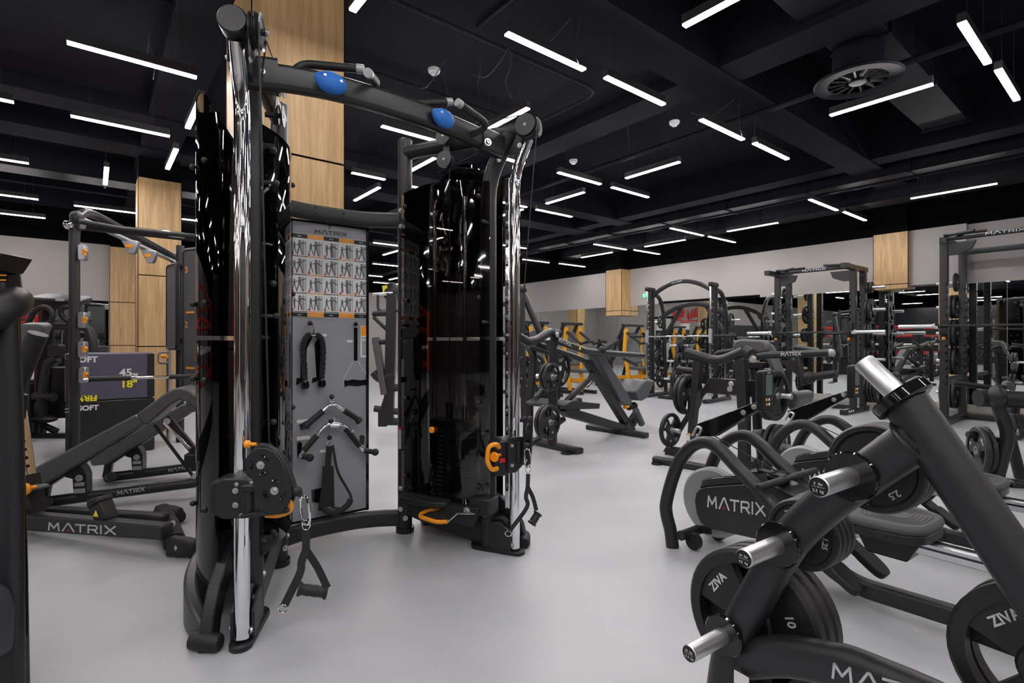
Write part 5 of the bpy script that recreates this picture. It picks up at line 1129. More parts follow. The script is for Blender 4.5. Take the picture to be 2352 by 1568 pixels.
for px, py, d in ((300, 566, 5.0), (343, 588, 5.3)):
    m = fr(P(px, py, d), V((1, .3, 0)), Z); k = w('rail_hook', M().prism([(-.075, .07), (.075, .05), (.05, -.05), (.035, -.07), (-.01, -.07)], .07, m), 'galv', bev=.006); w('lock', M().box((.0, 0, .04), (.05, .03, .02), m), 'orange', k)
for px, py, z_ in ((188, 580, 0), (188, 735, 0), (188, 802, 0), (190, 861, 0)):
    c = P(px+3, py, 4.33); k = w('lock_bracket', M().prism(rrect(.05, .13, .015), .06, fr(c, (1, .2, 0), Z)), 'galv', bev=.006); w('lock', M().box(c+V((.025, -.02, -.0)), (.02, .02, .05)).sph(c+V((.04, -.02, .01)), .012), 'orange', k)
ra0 = P(192, 871, 4.3); rb0 = P(600, 859, 5.2); L0 = lambda px: (lambda k: ra0.lerp(rb0, k))(next(i/400 for i in range(401) if (lambda q: CX+F*q.x/q.y)(ra0.lerp(rb0, i/400)) >= px))
sr_ = w('storage_rod', M().tube([ra0, rb0], .013, 14), 'chrome')
for a_, b_ in ((203, 300), (387, 590)): w('rod_grip', M().tube([L0(a_), L0(b_)], .022, 14), 'rubber', sr_)
# numbered storage panels behind
for (x0, x1, y0, y1, d, nm) in ((386, 408, 613, 800, 5.8, 0), (424, 452, 578, 905, 5.5, 1)):
    a = P(x0, y0, d); b = P(x1+ (60 if nm else 0), y0-(16 if nm else 10), d-.25); hgt = (y1-y0)/F*d; ex = V((b.x-a.x, b.y-a.y, 0)); W_ = ex.length; f_ = fr((a+b)/2-Z*hgt/2, ex)
    p_ = w('storage_panel', M().prism(rrect(W_, hgt, .03), .03, f_ @ Matrix.Rotation(PI/2, 4, 'X')), 'foam'); w('panel_frame', M().tube([f_ @ V((x, 0, y)) for x, y in rrect(W_, hgt, .04, 5)], .022, 10, closed=True), 'plastic', p_)
    if nm:
        for s_, py in (('3', 620), ('2', 746)): w('lettering', text_m(s_, .09, fr(P(428, py, d-.06), ex, Z), .001), 'orange', p_)
        for py in (717, 845): w('marker', M().box((0, 0, 0), (.13, .004, .018), fr(P(437, py, d-.1), ex)), 'orange', p_)
    else: w('marker', M().box((0, 0, 0), (.07, .004, .01), fr(P(396, 757, d-.1), ex)), 'silver', p_); w('lettering', text_m('MATRIX', .022, fr(P(396, 645, d-.1), ex, Z), .001), 'silver', p_)
w('rear_post', M().tube([bk0+V((.12, -.1, .0)), bk0+V((.12, -.1, 2.15))], .04, 14), 'frame'); w('rear_rail', M().bar([P(388, 800, 5.75), V((P(388, 800, 5.75).x, 5.75, 0))], .05, .03), 'galv')
w('panel_arm', M().bar([P(400, 618, 5.85), P(428, 610, 5.6)], .05, .05).bar([P(400, 786, 5.85), P(428, 780, 5.6)], .05, .05), 'plastic')
w('rail_loop', M().tube(fil([P(388, 808, 5.65), P(364, 810, 5.65), P(364, 834, 5.65), P(388, 834, 5.65)], .03), .01, 8), 'galv'); w('pull_pin', M().cyl(P(372, 818, 5.6), P(384, 818, 5.6), .02), 'orange')
# ---------------- benches ----------------
def bench_pf(p, q):
    d = (V(q)-V(p)).normalized(); n = V((-d.y, d.x, 0)); n = n if n.y > 0 else -n; return (lambda px, py, o=0: PL(px, py, V(p)+n*o, n)), n, d
b1 = V((-3.08, 3.47, 0)); b2 = V((-2.23, 3.73, 0)); BF, nB, dB = bench_pf(b1, b2)
def bench(sh, lab, first):
    t = T('decline_bench', lab, 'bench', b1+V(sh), group='decline benches'); w = lambda nm, m, mt, par=None, **k: t.w(nm, M().add([p+V(sh) for p in m.v], m.f), mt, par, **k)
    def pr(pts, o, th_, mt, nm, bev=.01, par=None):
        P_ = [BF(*p, o) for p in pts]; c = len(P_); return w(nm, M().add(P_+[p+nB*th_ for p in P_], [tuple(range(c-1, -1, -1)), tuple(range(c, 2*c))]+[(i, (i+1) % c, c+(i+1) % c, c+i) for i in range(c)]), mt, par, bev=bev)
    pr([(40, 1098), (48, 1090), (308, 953), (318, 955), (328, 972), (322, 978), (92, 1120), (52, 1125)], -.13, .27, 'pad', 'back_pad', .012)
    pr([(312, 952), (372, 908), (398, 893), (415, 890), (432, 896), (540, 972), (540, 1002), (425, 922), (412, 918), (390, 930), (338, 976), (328, 974), (318, 960)], -.13, .27, 'pad', 'seat_pad', .012)
    pr([(90, 1112), (320, 972), (370, 938), (372, 946), (320, 984), (185, 1068), (100, 1124)], -.05, .12, 'frame', 'pad_frame', .004)
    m = w('base_tube', M().tube([BF(98, 1153), BF(560, 1093)], .036, 18), 'frame'); q = BF(270, 1137, -.037)+V(sh); logo(t, q, 0, Z, .026, end=BF(331, 1127, -.037)+V(sh), parent=m, dot=False)
    hb = pr([(145, 1088), (182, 1066), (192, 1078), (198, 1092), (198, 1138), (181, 1146), (168, 1138), (166, 1100), (150, 1096)], -.045, .09, 'frame', 'hinge_bracket', .004)
    w('bolt', M().bolt(BF(181, 1098, -.05), -nB, .014, .008), 'steel', hb); w('spec_label', M().box((0, 0, 0), (.055, .002, .025), fr(BF(182, 1112, -.048), dB)).box((0, 0, 0), (.065, .002, .03), fr(BF(182, 1127, -.048), dB)), 'silver', hb)
    w('adjust_strut', M().bar([BF(382, 958), BF(452, 1042)], .05, .05), 'frame'); w('adjust_plate', M().bar([BF(378, 970, -.04), BF(438, 1030, -.04)], .035, .02), 'chrome'); w('hinge_strut', M().bar([BF(355, 975, -.03), BF(445, 1095, -.03)], .022, .02), 'frame')
    w('bolt', M().bolt(BF(383, 967, -.04), -nB, .014, .008).bolt(BF(447, 1094, -.045), -nB, .012, .008), 'steel')
    w('pivot_block', M().box((0, 0, 0), (.09, .2, .1), fr(BF(448, 1052, .05), dB)), 'frame', bev=.01)
    w('front_foot', M().tube([BF(108, 1152, -.16)*1, BF(108, 1152, .2)], .032, 14), 'rubber'); w('front_post', M().bar([BF(100, 1150), BF(110, 1100), BF(96, 1100)], .05, .05), 'frame')
    w('rear_foot', M().tube([BF(540, 1100, -.2), BF(540, 1100, .25)], .034, 14), 'rubber')
    return t
bench((0, 0, 0), 'black decline bench with folded grey pads, nearer of the two side by side', True)
bench(tuple(nB*.62+dB*.12), 'black decline bench behind the nearer one, mostly its pad edge showing', False)
# front bench base with roller feet
g1 = V((-2.72, 2.98, 0)); g2 = V((-1.80, 2.72, 0)); AF, nA, dA = bench_pf(g1, g2)
t = T('adjustable_bench', 'black adjustable bench base with white wordmark and wheeled foot, left foreground', 'bench', g2); w = t.w
def pa(pts, o, th_, mt, nm, bev=.006, par=None):
    P_ = [AF(*p, o) for p in pts]; c = len(P_); return w(nm, M().add(P_+[p+nA*th_ for p in P_], [tuple(range(c-1, -1, -1)), tuple(range(c, 2*c))]+[(i, (i+1) % c, c+(i+1) % c, c+i) for i in range(c)]), mt, par, bev=bev)
bmn = pa([(-120, 1174), (60, 1182), (370, 1208), (372, 1242), (60, 1220), (-120, 1216)], -.04, .075, 'frame', 'main_beam', .012)
logo(t, AF(112, 1217, -.0415), 0, Z, .042, end=AF(263, 1227, -.0415), parent=bmn)
w('warning_sticker', M().box((0, 0, 0), (.03, .02, .002), fr(AF(160, 1190, -.02), dA)), 'orange', bmn)
pa([(98, 1166), (200, 1172), (330, 1180), (370, 1184), (370, 1202), (98, 1190)], .12, .06, 'frame', 'side_beam', .012)
pa([(196, 1158), (205, 1150), (222, 1145), (228, 1150), (245, 1194), (215, 1194)], -.02, .07, 'frame', 'stop_bracket', .006); pa([(197, 1150), (218, 1143), (224, 1152), (200, 1167)], -.035, .09, 'rubber', 'rubber_stop', .006)
w('warning_mark', M().prism([(-.018, -.014), (.018, -.014), (0, .02)], .002, fr(AF(220, 1180, -.026), dA, Z)), 'yellow')
c1 = P(404, 1262, 2.70); c2 = P(374, 1182, 3.2); c1.z = .055; c2.z = .06; dc = (c2-c1).normalized()
w('rear_crossbar', M().tube([c1+dc*.02, c1.lerp(c2, .3), c1.lerp(c2, .6), c2], .052, 20), 'rubber'); w('crossbar_band', M().tube([c1.lerp(c2, .42), c1.lerp(c2, .56)], .054, 20), 'frame')
for c, sc_ in ((c1, 1), (c2, 1)):
    k = w('wheel_housing', M().prism([(-.09, -.055), (.0, -.05), (.085, -.03), (.095, .0), (.085, .035), (.03, .045), (-.085, .045)], .055, fr(c-dc*.01+dA*.045, dA, Z)), 'rubber', bev=.012)
    w('wheel', M().cyl(c+dA*.12-dc*.02+Z*-.015, c+dA*.12+dc*.025+Z*-.015, .038, 20), 'rubber'); w('bolt', M().bolt(c-dc*.042+dA*.01, -dc, .012, .006), 'steel', k)
w('bolt', M().bolt(AF(396, 1203, 0.05), dA, .012).bolt(AF(352, 1206, .06), -dA, .01), 'steel')
up = w('adjust_post', M().bar([AF(82, 1178, .06), AF(66, 1090, .06)], .085, .07, r=.008), 'frame'); w('inner_post', M().bar([AF(68, 1092, .06), AF(44, 925, .06)], .05, .045, r=.006), 'chrome')
hl = M()
for i in range(7): hl.cyl(AF(64-3.2*i, 1070-19*i, .03), AF(64-3.2*i, 1070-19*i, .05), .009, 10)
w('post_hole', hl, 'gloss_black'); on = M()
for i in range(6): on.cyl(AF(55-2.2*i, 1098-17.5*i, .02), AF(55-2.2*i, 1098-17.5*i, .03), .006, 10)
w('hole_mark', on, 'orange'); w('adjust_knob', M().lathe([(.001, .02), (.03, .02), (.034, .01), (.03, 0), (.012, -.004), (.01, -.04), (.001, -.04)], fr(AF(64, 1122, -.03), -nA) @ Matrix.Rotation(PI/2, 4, 'Y'), 24), 'orange')
w('post_bracket', M().bar([AF(44, 960, .04), AF(52, 905, .04)], .04, .05), 'frame')
pa([(-140, 1150), (-60, 1135), (20, 1130), (24, 1140), (-140, 1175)], -.12, .2, 'pad', 'seat_pad', .012)
# tilted pad and roller above the bench
t = T('preacher_pad', 'tilted black roller and pad seen just right of the post at the left edge', 'strength machine', P(60, 820, 2.6)-Z*P(60, 820, 2.6).z); w = t.w
w('roller', M().cyl(P(88, 766, 2.6), P(20, 925, 2.6), .042, 24), 'rubber'); w('pad', M().prism(rrect(.13, .36, .03), .1, fr(P(50, 815, 2.75), V((.95, .3, 0)), V((.38, 0, .92)))), 'pad', bev=.015); w('stand', M().bar([P(20, 925, 2.62), V((P(20, 925, 2.62).x-.15, 2.62, 0))], .08, .06), 'frame')
w('bolt', M().bolt(P(58, 799, 2.66), (1, 0, .3), .01, .02), 'steel')
# ---------------- treadmill at the left edge ----------------
t = T('treadmill', 'treadmill cut by the left edge, with dark console, fat handrail and belt deck', 'treadmill', (-1.9, 1.6, 0)); w = t.w
d0 = 1.62
w('upright', M().sweep([P(26, 1606, d0), P(22, 1000, d0), P(8, 690, d0)], rrect(.05, .07, .02)), 'frame')
w('upright', M().sweep([P(45, 1580, d0+.04), P(40, 1300, d0+.04), P(32, 1000, d0+.04), P(22, 700, d0+.04)], rrect(.035, .05, .012)), 'gloss_black')
w('handrail', M().tube(spline([P(-160, 760, 1.5), P(-60, 745, 1.55), P(5, 712, 1.6), P(30, 695, 1.66), P(36, 690, 1.72)], 6), .046, 20), 'rubber')
w('console', M().prism([(-.5, -.12), (.0, -.12), (.03, -.06), (.015, .05), (-.06, .13), (-.5, .2)], .1, fr(P(14, 660, 1.7), (1, .1, 0), Z)), 'plastic', bev=.02); w('console_shelf', M().prism([(-.4, -.02), (.02, -.02), (.05, .03), (.03, .035), (-.4, .02)], .12, fr(P(2, 610, 1.66), (1, .1, 0), Z)), 'plastic', bev=.004)
w('console_display', M().box((0, 0, 0), (.03, .002, .03), fr(P(6, 637, 1.645), (1, .1, 0))), 'gloss_black'); w('display_digits', M().box((0, 0, 0), (.02, .002, .004), fr(P(6, 632, 1.642), (1, .1, 0))).box((0, 0, 0), (.02, .002, .004), fr(P(6, 643, 1.642), (1, .1, 0))), 'orange')
mc_ = P(-70, 1400, 1.42); mc_.z = .3
w('motor_cover', M().prism([(-.4, -.14), (.128, -.14), (.132, .0), (.115, .055), (.08, .075), (-.4, .09)], .2, fr(V((-1.635, 1.5, .3)), (1, .0, 0), Z)), 'frame_grey', bev=.02)
w('belt', M().box((0, 0, 0), (.7, 1.2, .02), fr(V((-1.9, .85, .2)), (1, 0, 0))), 'rubber'); w('side_rail', M().box((0, 0, 0), (.03, 1.2, .05), fr(V((-1.54, .9, .2)), (1, 0, 0))), 'alu'); w('deck', M().box((0, 0, 0), (.76, 1.5, .14), fr(V((-1.9, .85, .1)), (1, 0, 0))), 'plastic')
# ---------------- elliptical further back ----------------
t = T('elliptical_trainer', 'black elliptical with wedge console and looped handles, behind the rig post', 'cardio machine', G(110, 1000)); w = t.w
d0 = 6.0; E = lambda px, py, o=0: P(px, py, d0+o)
w('console', M().prism([(-.38, -.03), (-.3, .03), (-.1, .07), (.33, .045), (.38, .02), (.33, -.035), (.1, -.07), (-.2, -.06)], .25, fr(E(118, 692), (1, .15, 0), (0, -.3, 1))), 'plastic', bev=.02); w('console_badge', M().box((0, 0, 0), (.09, .002, .03), fr(E(138, 688, -.14), (1, .15, 0))), 'silver')
for o_, pts in ((-.2, [(62, 748), (78, 715), (95, 704), (112, 706), (122, 720), (118, 740), (95, 746), (62, 750)]), (-.1, [(185, 755), (158, 740), (139, 722), (142, 707), (155, 704), (175, 708), (190, 725)])):
    w('handle_loop', M().tube(fil([E(*p, o_) for p in pts], .08, 4), .028, 12), 'rubber')
w('mast', M().bar([E(112, 700), E(100, 800, .1), E(88, 1000, .1)], .12, .09), 'plastic'); w('frame_tube', M().tube(fil([E(125, 745), E(205, 750), E(215, 800), E(212, 1000)], .2), .045, 12), 'frame')
w('cross_bar', M().tube([E(88, 752), E(165, 752)], .025).tube([E(80, 910), E(125, 912)], .05, 10), 'rubber'); w('post', M().tube(fil([E(132, 822), E(108, 832), (E(96, 900)), E(90, 1000)], .1), .045, 12), 'frame')
w('linkage', M().tube(fil([E(88, 925), E(85, 950), E(95, 975), E(130, 990)], .15), .035, 12), 'frame'); w('pedal', M().sph(E(102, 962), .11, (1.3, .8, .4), 16), 'plastic'); w('drive_housing', M().prism(rrect(.35, .6, .1, 5), .2, fr(E(150, 900, .25), (1, .1, 0), Z)), 'plastic', bev=.02)
w('base_bar', M().bar([E(60, 1000), E(160, 1000)], .1, .06), 'frame'); w('upright', M().bar([E(68, 880), E(70, 1003)], .06, .05), 'frame')
w('head_unit', M().prism(rrect(.13, .14, .02), .1, fr(E(130, 805), (1, 0, 0), Z)), 'plastic', bev=.01)
w('white_trim', M().bar([E(77, 695, -.1), E(77, 800, 0)], .01, .01), 'white')
# ---------------- machines with amber frames before the mirror ----------------
def amber(px, py, lab, flip=1, s=1.0):
    g = G(px, py); t = T('leg_press' if 0 else 'amber_machine', lab, 'strength machine', g, group=None); w = t.w
    X = UD*flip; Y = VD; q = lambda x, y, z: g+(X*x+Y*y+Z*z)*s
    for y in (0, .4):
        w('amber_post', M().bar([q(.0, y, .05), q(.18, y, .9), q(.12, y, 1.4)], .075, .06), 'machine_yellow'); w('rear_post', M().bar([q(.75, y, .05), q(.45, y, 1.0), q(.18, y, 1.5)], .06, .06), 'frame')
        w('base_rail', M().bar([q(-.35, y, .04), q(1.05, y, .04)], .08, .07), 'frame'); w('lever', M().tube([q(.1, y, 1.3), q(-.3, y, 1.05), q(-.55, y, 1.1)], .03, 10), 'frame')
        w('grip', M().cyl(q(-.55, y-.1, 1.1), q(-.55, y+.1, 1.1), .024, 10), 'rubber')
    w('amber_beam', M().bar([q(-.3, .2, .3), q(.7, .2, .22)], .09, .08), 'machine_yellow'); w('seat', M().box((0, 0, 0), (.42, .34, .07), fr(q(-.12, .2, .48), X)), 'pad', bev=.02)
    w('seat_post', M().bar([q(-.12, .2, .05), q(-.12, .2, .45)], .07, .07), 'machine_yellow'); w('backrest', M().box((0, 0, 0), (.08, .32, .75), fr(q(.18, .2, .95), X) @ Matrix.Rotation(.25*flip, 4, 'Y')), 'pad', bev=.02)
    w('top_beam', M().bar([q(.15, -.1, 1.48), q(.15, .5, 1.48)], .06, .06), 'frame')
    for y, s2 in ((-.06, -1), (.46, 1)):
        w('plate_peg', M().cyl(q(.5, y, .8), q(.5, y+.25*s2, .8), .024, 10), 'steel')
        for i in range(1): plate(('10', '10')[i], q(.5, y+s2*(.05+.05*i), .8), Y*s2, '%s plate, %s side of the %s' % (('inner', 'outer')[i], ('near', 'far')[s2 > 0], lab.split(',')[0]), .5+i)
    return t
amber(1228, 912, 'amber framed machine directly right of the rear tower, lowest in view')
amber(1310, 904, 'amber framed machine behind the lever press backrest, second from the tower')
amber(1448, 893, 'amber framed machine just left of the smith machine, closest to the mirror')
# plate tree between the amber machines and the smith machine
def small_tree(c, lab, grp):
    c = V(c); t = T('plate_tree', lab, 'weight rack', c); w = t.w
    w('leg', M().bar([c+VD*-.32, c+Z*1.15], .07, .07), 'frame'); w('leg', M().bar([c+VD*.32, c+Z*1.15], .07, .07), 'frame'); w('cross_beam', M().bar([c-VD*.26+Z*.2, c+VD*.26+Z*.2], .06, .06), 'frame')
    w('foot', M().bar([c-VD*.32-UD*.25+Z*.03, c-VD*.32+UD*.25+Z*.03], .07, .05), 'rubber'); w('foot', M().bar([c+VD*.32-UD*.25+Z*.03, c+VD*.32+UD*.25+Z*.03], .07, .05), 'rubber')
    k = 0
    for s_ in (-1, 1):
        for z in (.38, .72, 1.02):
            q = c+VD*s_*(.32*(1.15-z)/1.15)+Z*z; w('plate_peg', M().cyl(q-UD*.2, q+UD*.2, .022, 10), 'steel')
            for i in range(2):
                plate(('15', '10', '5')[k % 3], q-UD*(.07+.045*i), -UD, '%s plate, %s peg on the %s of the %s' % (('inner', 'outer')[i], {.38: 'lowest', .72: 'middle', 1.02: 'upper'}[z], ('left', 'right')[s_ > 0], grp), z*4+i, scale=.9 if z > .9 else 1)
            k += 1
small_tree(RM(8.9, 5.9), 'small plate tree loaded with plates between the last amber machine and the smith machine', 'tree by the smith machine')
small_tree(RM(9.0, 9.9), 'small loaded plate tree below the far oak pillar', 'tree below the oak pillar')
# flat bench by the racks, seen between them
def flat_bench(c, ax, lab, tilt=.9):
    c = V(c); ax = V(ax); t = T('weight_bench', lab, 'bench', c); w = t.w; s_ = Z.cross(ax)
    w('backrest', M().box((0, 0, 0), (.75, .28, .07), fr(c+ax*.2+Z*.75, ax*math.cos(tilt)+Z*math.sin(tilt))), 'pad', bev=.02); w('seat', M().box((0, 0, 0), (.35, .28, .07), fr(c-ax*.22+Z*.45, ax*.97-Z*.2)), 'pad', bev=.02)
    w('spine', M().bar([c-ax*.5+Z*.06, c+Z*.36, c+ax*.55+Z*.06], .06, .06), 'frame'); w('foot', M().bar([c-ax*.5-s_*.25+Z*.03, c-ax*.5+s_*.25+Z*.03], .06, .05), 'rubber'); w('foot', M().bar([c+ax*.55-s_*.3+Z*.03, c+ax*.55+s_*.3+Z*.03], .06, .05), 'rubber'); w('strut', M().bar([c+ax*.35+Z*.8, c+ax*.15+Z*.3], .04, .04), 'frame')
flat_bench(RM(8.3, .55), -UD, 'grey padded bench standing upright between the two racks'); flat_bench(Q1(.57, -1.0, 0), VD, 'incline bench in front of the half rack') if 0 else None
# second smith frame, rack and machines right behind (towards the mirror)
def arch_machine(c, lab, k=1.0):
    c = V(c); t = T('cable_machine', lab, 'strength machine', c); w = t.w
    for s_ in (-1, 1): w('upright', M().bar([c+UD*s_*.6*k+Z*.02, c+UD*s_*.6*k+Z*1.9], .09, .07), 'frame'); w('foot', M().bar([c+UD*s_*.6*k-VD*.4+Z*.03, c+UD*s_*.6*k+VD*.4+Z*.03], .08, .06), 'frame'); w('brace', M().bar([c+UD*s_*.6*k+Z*1.2, c+UD*s_*.2*k+Z*1.85], .06, .05), 'frame')
    w('arch', M().sweep([c+UD*k*(.6-1.2*i/12)+Z*(1.82+.2*math.sin(PI*i/12)) for i in range(13)], rrect(.07, .08, .02)), 'frame')
    w('stack', M().box(c+UD*.45*k+Z*.5, (.2, .2, .9)), 'plastic', bev=.01); w('seat', M().box(c+Z*.45, (.35, .35, .08)), 'pad', bev=.02); w('seat_post', M().bar([c, c+Z*.42], .07, .07), 'frame')
arch_machine(RM(-6.5, 1.5), 'dark arched cable frame behind the camera, seen in the mirror')
# ---------------- machines seen between the accessory board and the rear tower ----------------
t = T('cable_station', 'dark tube-framed cable station between the grey board and the rear tower', 'strength machine', G(885, 1005)); w = t.w
d0 = 6.2; E = lambda px, py, o=0: P(px, py, d0+o)
w('mast', M().bar([E(900, 675), E(897, 800), E(893, 975)], .09, .11), 'frame'); w('loop', M().tube(fil([E(868, 676), E(868, 708), E(874, 714), E(925, 714)], .05), .016, 8), 'frame')
for y in (720, 785): w('cross_tube', M().tube([E(856, y), E(905, y-1)], .035, 12), 'frame')
w('slant_tube', M().tube([E(858, 728), E(900, 768)], .022), 'frame'); w('slant_pad', M().bar([E(863, 775), E(884, 905)], .12, .07), 'pad'); w('brace', M().tube([E(862, 800), E(898, 925)], .03), 'frame')
w('arm', M().tube(fil([E(858, 855), E(872, 872), E(905, 860)], .1), .05, 14), 'frame'); w('bent_tube', M().tube(fil([E(915, 890), E(898, 890), E(880, 945), E(893, 968), E(920, 968)], .12), .045, 14), 'frame'); w('foot', M().tube([E(860, 938), E(915, 945)], .04), 'frame'); w('leg', M().bar([E(880, 940), E(880, 978)], .1, .1), 'frame'); w('bar', M().cyl(E(856, 676), E(902, 674), .018), 'chrome')
c = P(900, 670, 8.5)
t = T('stability_ball', 'black exercise ball with yellow stripes on a high shelf beside the rear tower', 'ball', c); t.w('ball', M().sph(c, .15, n=24), 'rubber')
m = M()
for i in range(3): m.box((0, 0, 0), (.025, .01, .14), fr(c+V((-.11+.03*i, -.105-.012*i, .02)), (1, -.5, .2)))
t.w('stripe', m, 'yellow')
sh_ = T('ball_rack', 'dark post rack holding the striped ball, beyond the trainer', 'rack', V((c.x, c.y, 0))); sh_.w('post', M().bar([V((c.x, c.y, 0)), V((c.x, c.y, c.z-.17))], .08, .08), 'frame'); sh_.w('cup', M().lathe([(.04, -.03), (.1, 0), (.105, 0.006), (.04, -.02)], Matrix.Translation(c-Z*.14), 24, close=True), 'frame')
# tall machine with slanted tube behind the chrome column
t = T('hack_squat', 'tall black slanted-rail machine rising just right of the rear chrome column', 'strength machine', G(1235, 960)); w = t.w
d0 = 7.2; E = lambda px, py, o=0: P(px, py, d0+o)
w('slant_tube', M().tube([E(1199, 668), E(1246, 778), E(1270, 850)], .045, 14), 'frame'); w('upright', M().bar([E(1199, 672), E(1200, 800), E(1203, 965)], .09, .08), 'frame'); w('top_cap', M().sph(E(1199, 664), .07), 'plastic')
w('cross_tube', M().tube([E(1120, 697), E(1198, 697)], .045).tube([E(1125, 808), E(1200, 808)], .045), 'frame'); w('low_tube', M().tube([E(1150, 760), E(1178, 788)], .03).tube([E(1175, 775), E(1148, 800)], .03), 'frame'); w('knob', M().sph(E(1209, 764), .035), 'rubber'); w('pad', M().prism(rrect(.09, .16, .03), .05, fr(E(1222, 772), (1, .3, 0), (.3, 0, 1))), 'pad'); w('cord', M().tube(spline([E(1200, 738), E(1212, 750), E(1214, 775)], 5), .012, 8), 'rubber'); w('base', M().bar([E(1180, 968), E(1270, 968, .3)], .1, .08), 'frame')
for i, (x, y, k_) in enumerate(((1205, 850, '15'), (1228, 845, '15'), (1215, 900, '10'))): plate(k_, E(x, y, .2*i), fA, ('plate half hidden behind the lever press upright', 'plate further right behind the lever press, on the slanted machine', 'smaller plate low on the slanted machine')[i], i)
# ---------------- boxing corner: bags, ring and mural ----------------
def bag(c, lab, kind):
    c = V(c); t = T('punching_bag', lab, 'punching bag', V((c.x, c.y, c.z)))
    if kind == 'drop':
        t.w('bag_body', M().lathe([(.001, -.3), (.12, -.28), (.17, -.15), (.18, 0), (.15, .15), (.08, .26), (.001, .28)], Matrix.Translation(c), 28), 'bag_leather'); t.w('collar', M().lathe([(.1, .2), (.11, .24), (.06, .28)], Matrix.Translation(c), 20), 'red'); top = .28
    else:
        t.w('bag_body', M().lathe([(.001, -.75), (.16, -.74), (.175, -.7), (.175, .5)], Matrix.Translation(c), 28), 'bag_leather'); t.w('white_band', M().cyl(c+Z*.5, c+Z*.74, .176, 28), 'white'); t.w('red_rim', M().cyl(c+Z*.74, c+Z*.8, .178, 28), 'red'); top = .8
    m = M()
    for i in range(4): a = i*PI/2; m.cyl(c+V((.12*math.cos(a), .12*math.sin(a), top)), c+Z*(top+.3), .006, 6)
    t.w('chain', m.cyl(c+Z*(top+.3), V((c.x, c.y, CH)), .006, 6), 'steel')
bag(RM(7.6, 10.2, 1.05), 'teardrop punching bag hung from the ceiling, seen reflected near the oak pillar', 'drop')
bag(RM(2.0, 12.9, 1.05), 'black punching bag with white band, reflected left of the smith machine', 'long'); bag(RM(2.4, 11.5, 1.05), 'black punching bag with white band, reflected inside the smith machine', 'long')
t = T('wall_mural', 'red brush-lettered mural on the boxing corner wall, seen in the mirror', 'mural', RM(VR+.01, 13.2, 2.2)); t.w('mural_panel', rbox(M(), VR+.001, VR+.012, 12.0, 14.2, 1.75, 2.7), 'white') if 0 else None
m = M(); r5 = random.Random(11)
for i in range(17):
    u_ = 11.98+.075*i; h_ = .32+.12*r5.random(); s_ = r5.uniform(-.05, .05)
    m.prism([(0, 0), (.055, .02), (.055+s_, h_), (s_, h_-.02)], .01, fr(RM(VR+.012, u_, 2.05+.05*math.sin(i*.8)), UD, Z))
    if i % 3 == 0: m.prism([(0, .1), (.13, .12), (.13, .17), (0, .16)], .01, fr(RM(VR+.012, u_, 2.05), UD, Z))
m.prism([(0, 0), (1.4, .08), (1.4, .13), (0, .05)], .01, fr(RM(VR+.012, 11.95, 1.92), UD, Z)); t.w('brush_strokes', m, 'red')
t = T('boxing_ring', 'red-roped boxing ring, seen in the mirrors', 'boxing ring', RM(-2.9, 6.2)); w = t.w
v0, v1, u0, u1 = -5.2, -.62, 4.75, 8.9
w('platform', rbox(M(), v0, v1, u0, u1, 0, .3), 'plastic'); w('canvas', rbox(M(), v0+.05, v1-.05, u0+.05, u1-.05, .3, .32), 'bone')
for z, c_ in ((.7, 'red'), (1.0, 'white'), (1.3, 'red'), (1.6, 'red')):
    m = M()
    for a, b in (((v0+.3, u0+.3), (v1-.3, u0+.3)), ((v1-.3, u0+.3), (v1-.3, u1-.3)), ((v1-.3, u1-.3), (v0+.3, u1-.3)), ((v0+.3, u1-.3), (v0+.3, u0+.3))): m.cyl(RM(*a, z), RM(*b, z), .028, 10)
    w('rope', m, c_)
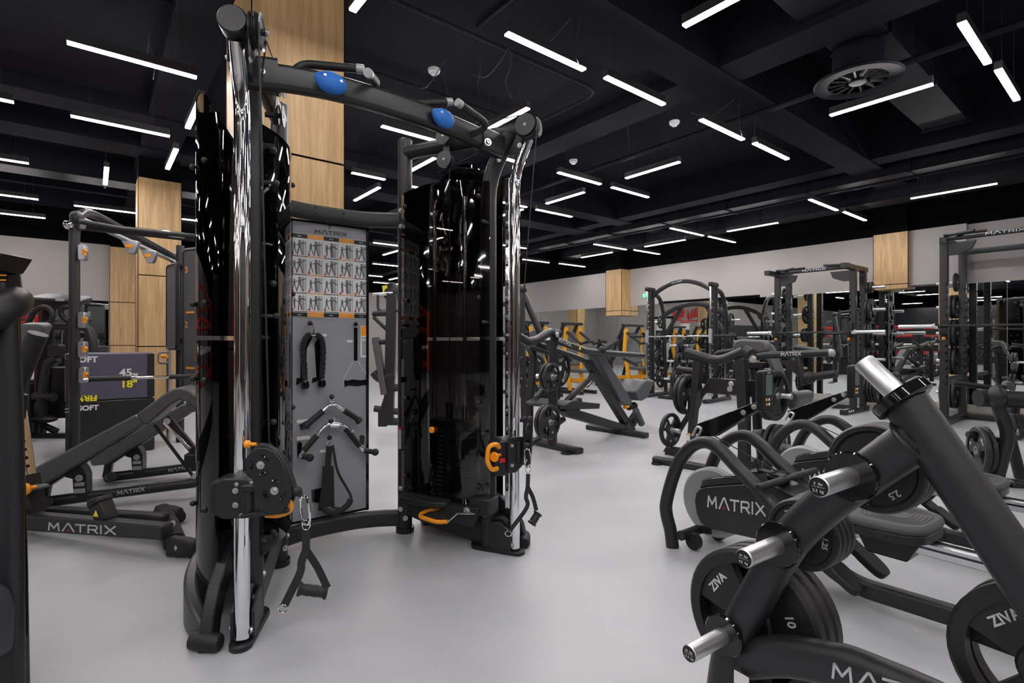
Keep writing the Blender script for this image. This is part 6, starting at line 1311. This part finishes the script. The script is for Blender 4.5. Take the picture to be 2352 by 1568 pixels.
for i, (a, b) in enumerate(((v0+.2, u0+.2), (v1-.2, u0+.2), (v1-.2, u1-.2), (v0+.2, u1-.2))):
    w('corner_post', M().cyl(RM(a, b, 0), RM(a, b, 1.8), .06, 14), 'frame'); w('corner_pad', M().box((0, 0, 0), (.25, .25, 1.1), fr(RM(a+(.12 if a < -3 else -.12), b+(.12 if b < 6 else -.12), 1.1), VD)), ('red', 'plastic', 'red', 'plastic')[i], bev=.03)
# treadmills and rowers reflected behind the camera
def dark_machine(c, ax, lab):
    c = V(c); ax = V(ax); t = T('treadmill', lab, 'treadmill', c); w = t.w; s_ = Z.cross(ax)
    w('deck', M().box((0, 0, 0), (1.8, .75, .2), fr(c+Z*.12, ax)), 'plastic', bev=.03); w('belt', M().box((0, 0, 0), (1.4, .5, .01), fr(c-ax*.1+Z*.226, ax)), 'rubber')
    for q in (-1, 1): w('upright', M().bar([c+ax*.7+s_*q*.36+Z*.1, c+ax*.85+s_*q*.36+Z*1.2], .08, .06), 'frame_grey'); w('handrail', M().tube([c+ax*.8+s_*q*.36+Z*1.0, c+ax*.3+s_*q*.36+Z*.95], .025, 10), 'rubber')
    w('console', M().box((0, 0, 0), (.08, .75, .35), fr(c+ax*.85+Z*1.32, ax) @ Matrix.Rotation(-.3, 4, 'Y')), 'plastic', bev=.02); w('display', M().box((0, 0, 0), (.01, .45, .22), fr(c+ax*.8+Z*1.33, ax) @ Matrix.Rotation(-.3, 4, 'Y')), 'gloss_black')
for i, (v_, u_) in enumerate(((-1.2, -5.2), (.6, -5.2), (2.4, -5.2), (-6.4, -4.5), (-6.4, -2.6), (-6.4, -.8))): dark_machine(RM(v_, u_), -UD if v_ > -2 else -VD, ('treadmill at the side wall, first in the row seen in the mirrors', 'treadmill at the side wall, second in the row', 'treadmill at the side wall, third in the row', 'treadmill along the rear wall nearest the side wall', 'middle treadmill along the rear wall', 'treadmill along the rear wall farthest from the side wall')[i])
flat_bench(RM(6.6, -1.4), UD, 'padded bench beyond the right edge, seen in the mirror'); flat_bench(RM(6.2, 2.4, 0), -UD, 'x') if 0 else None
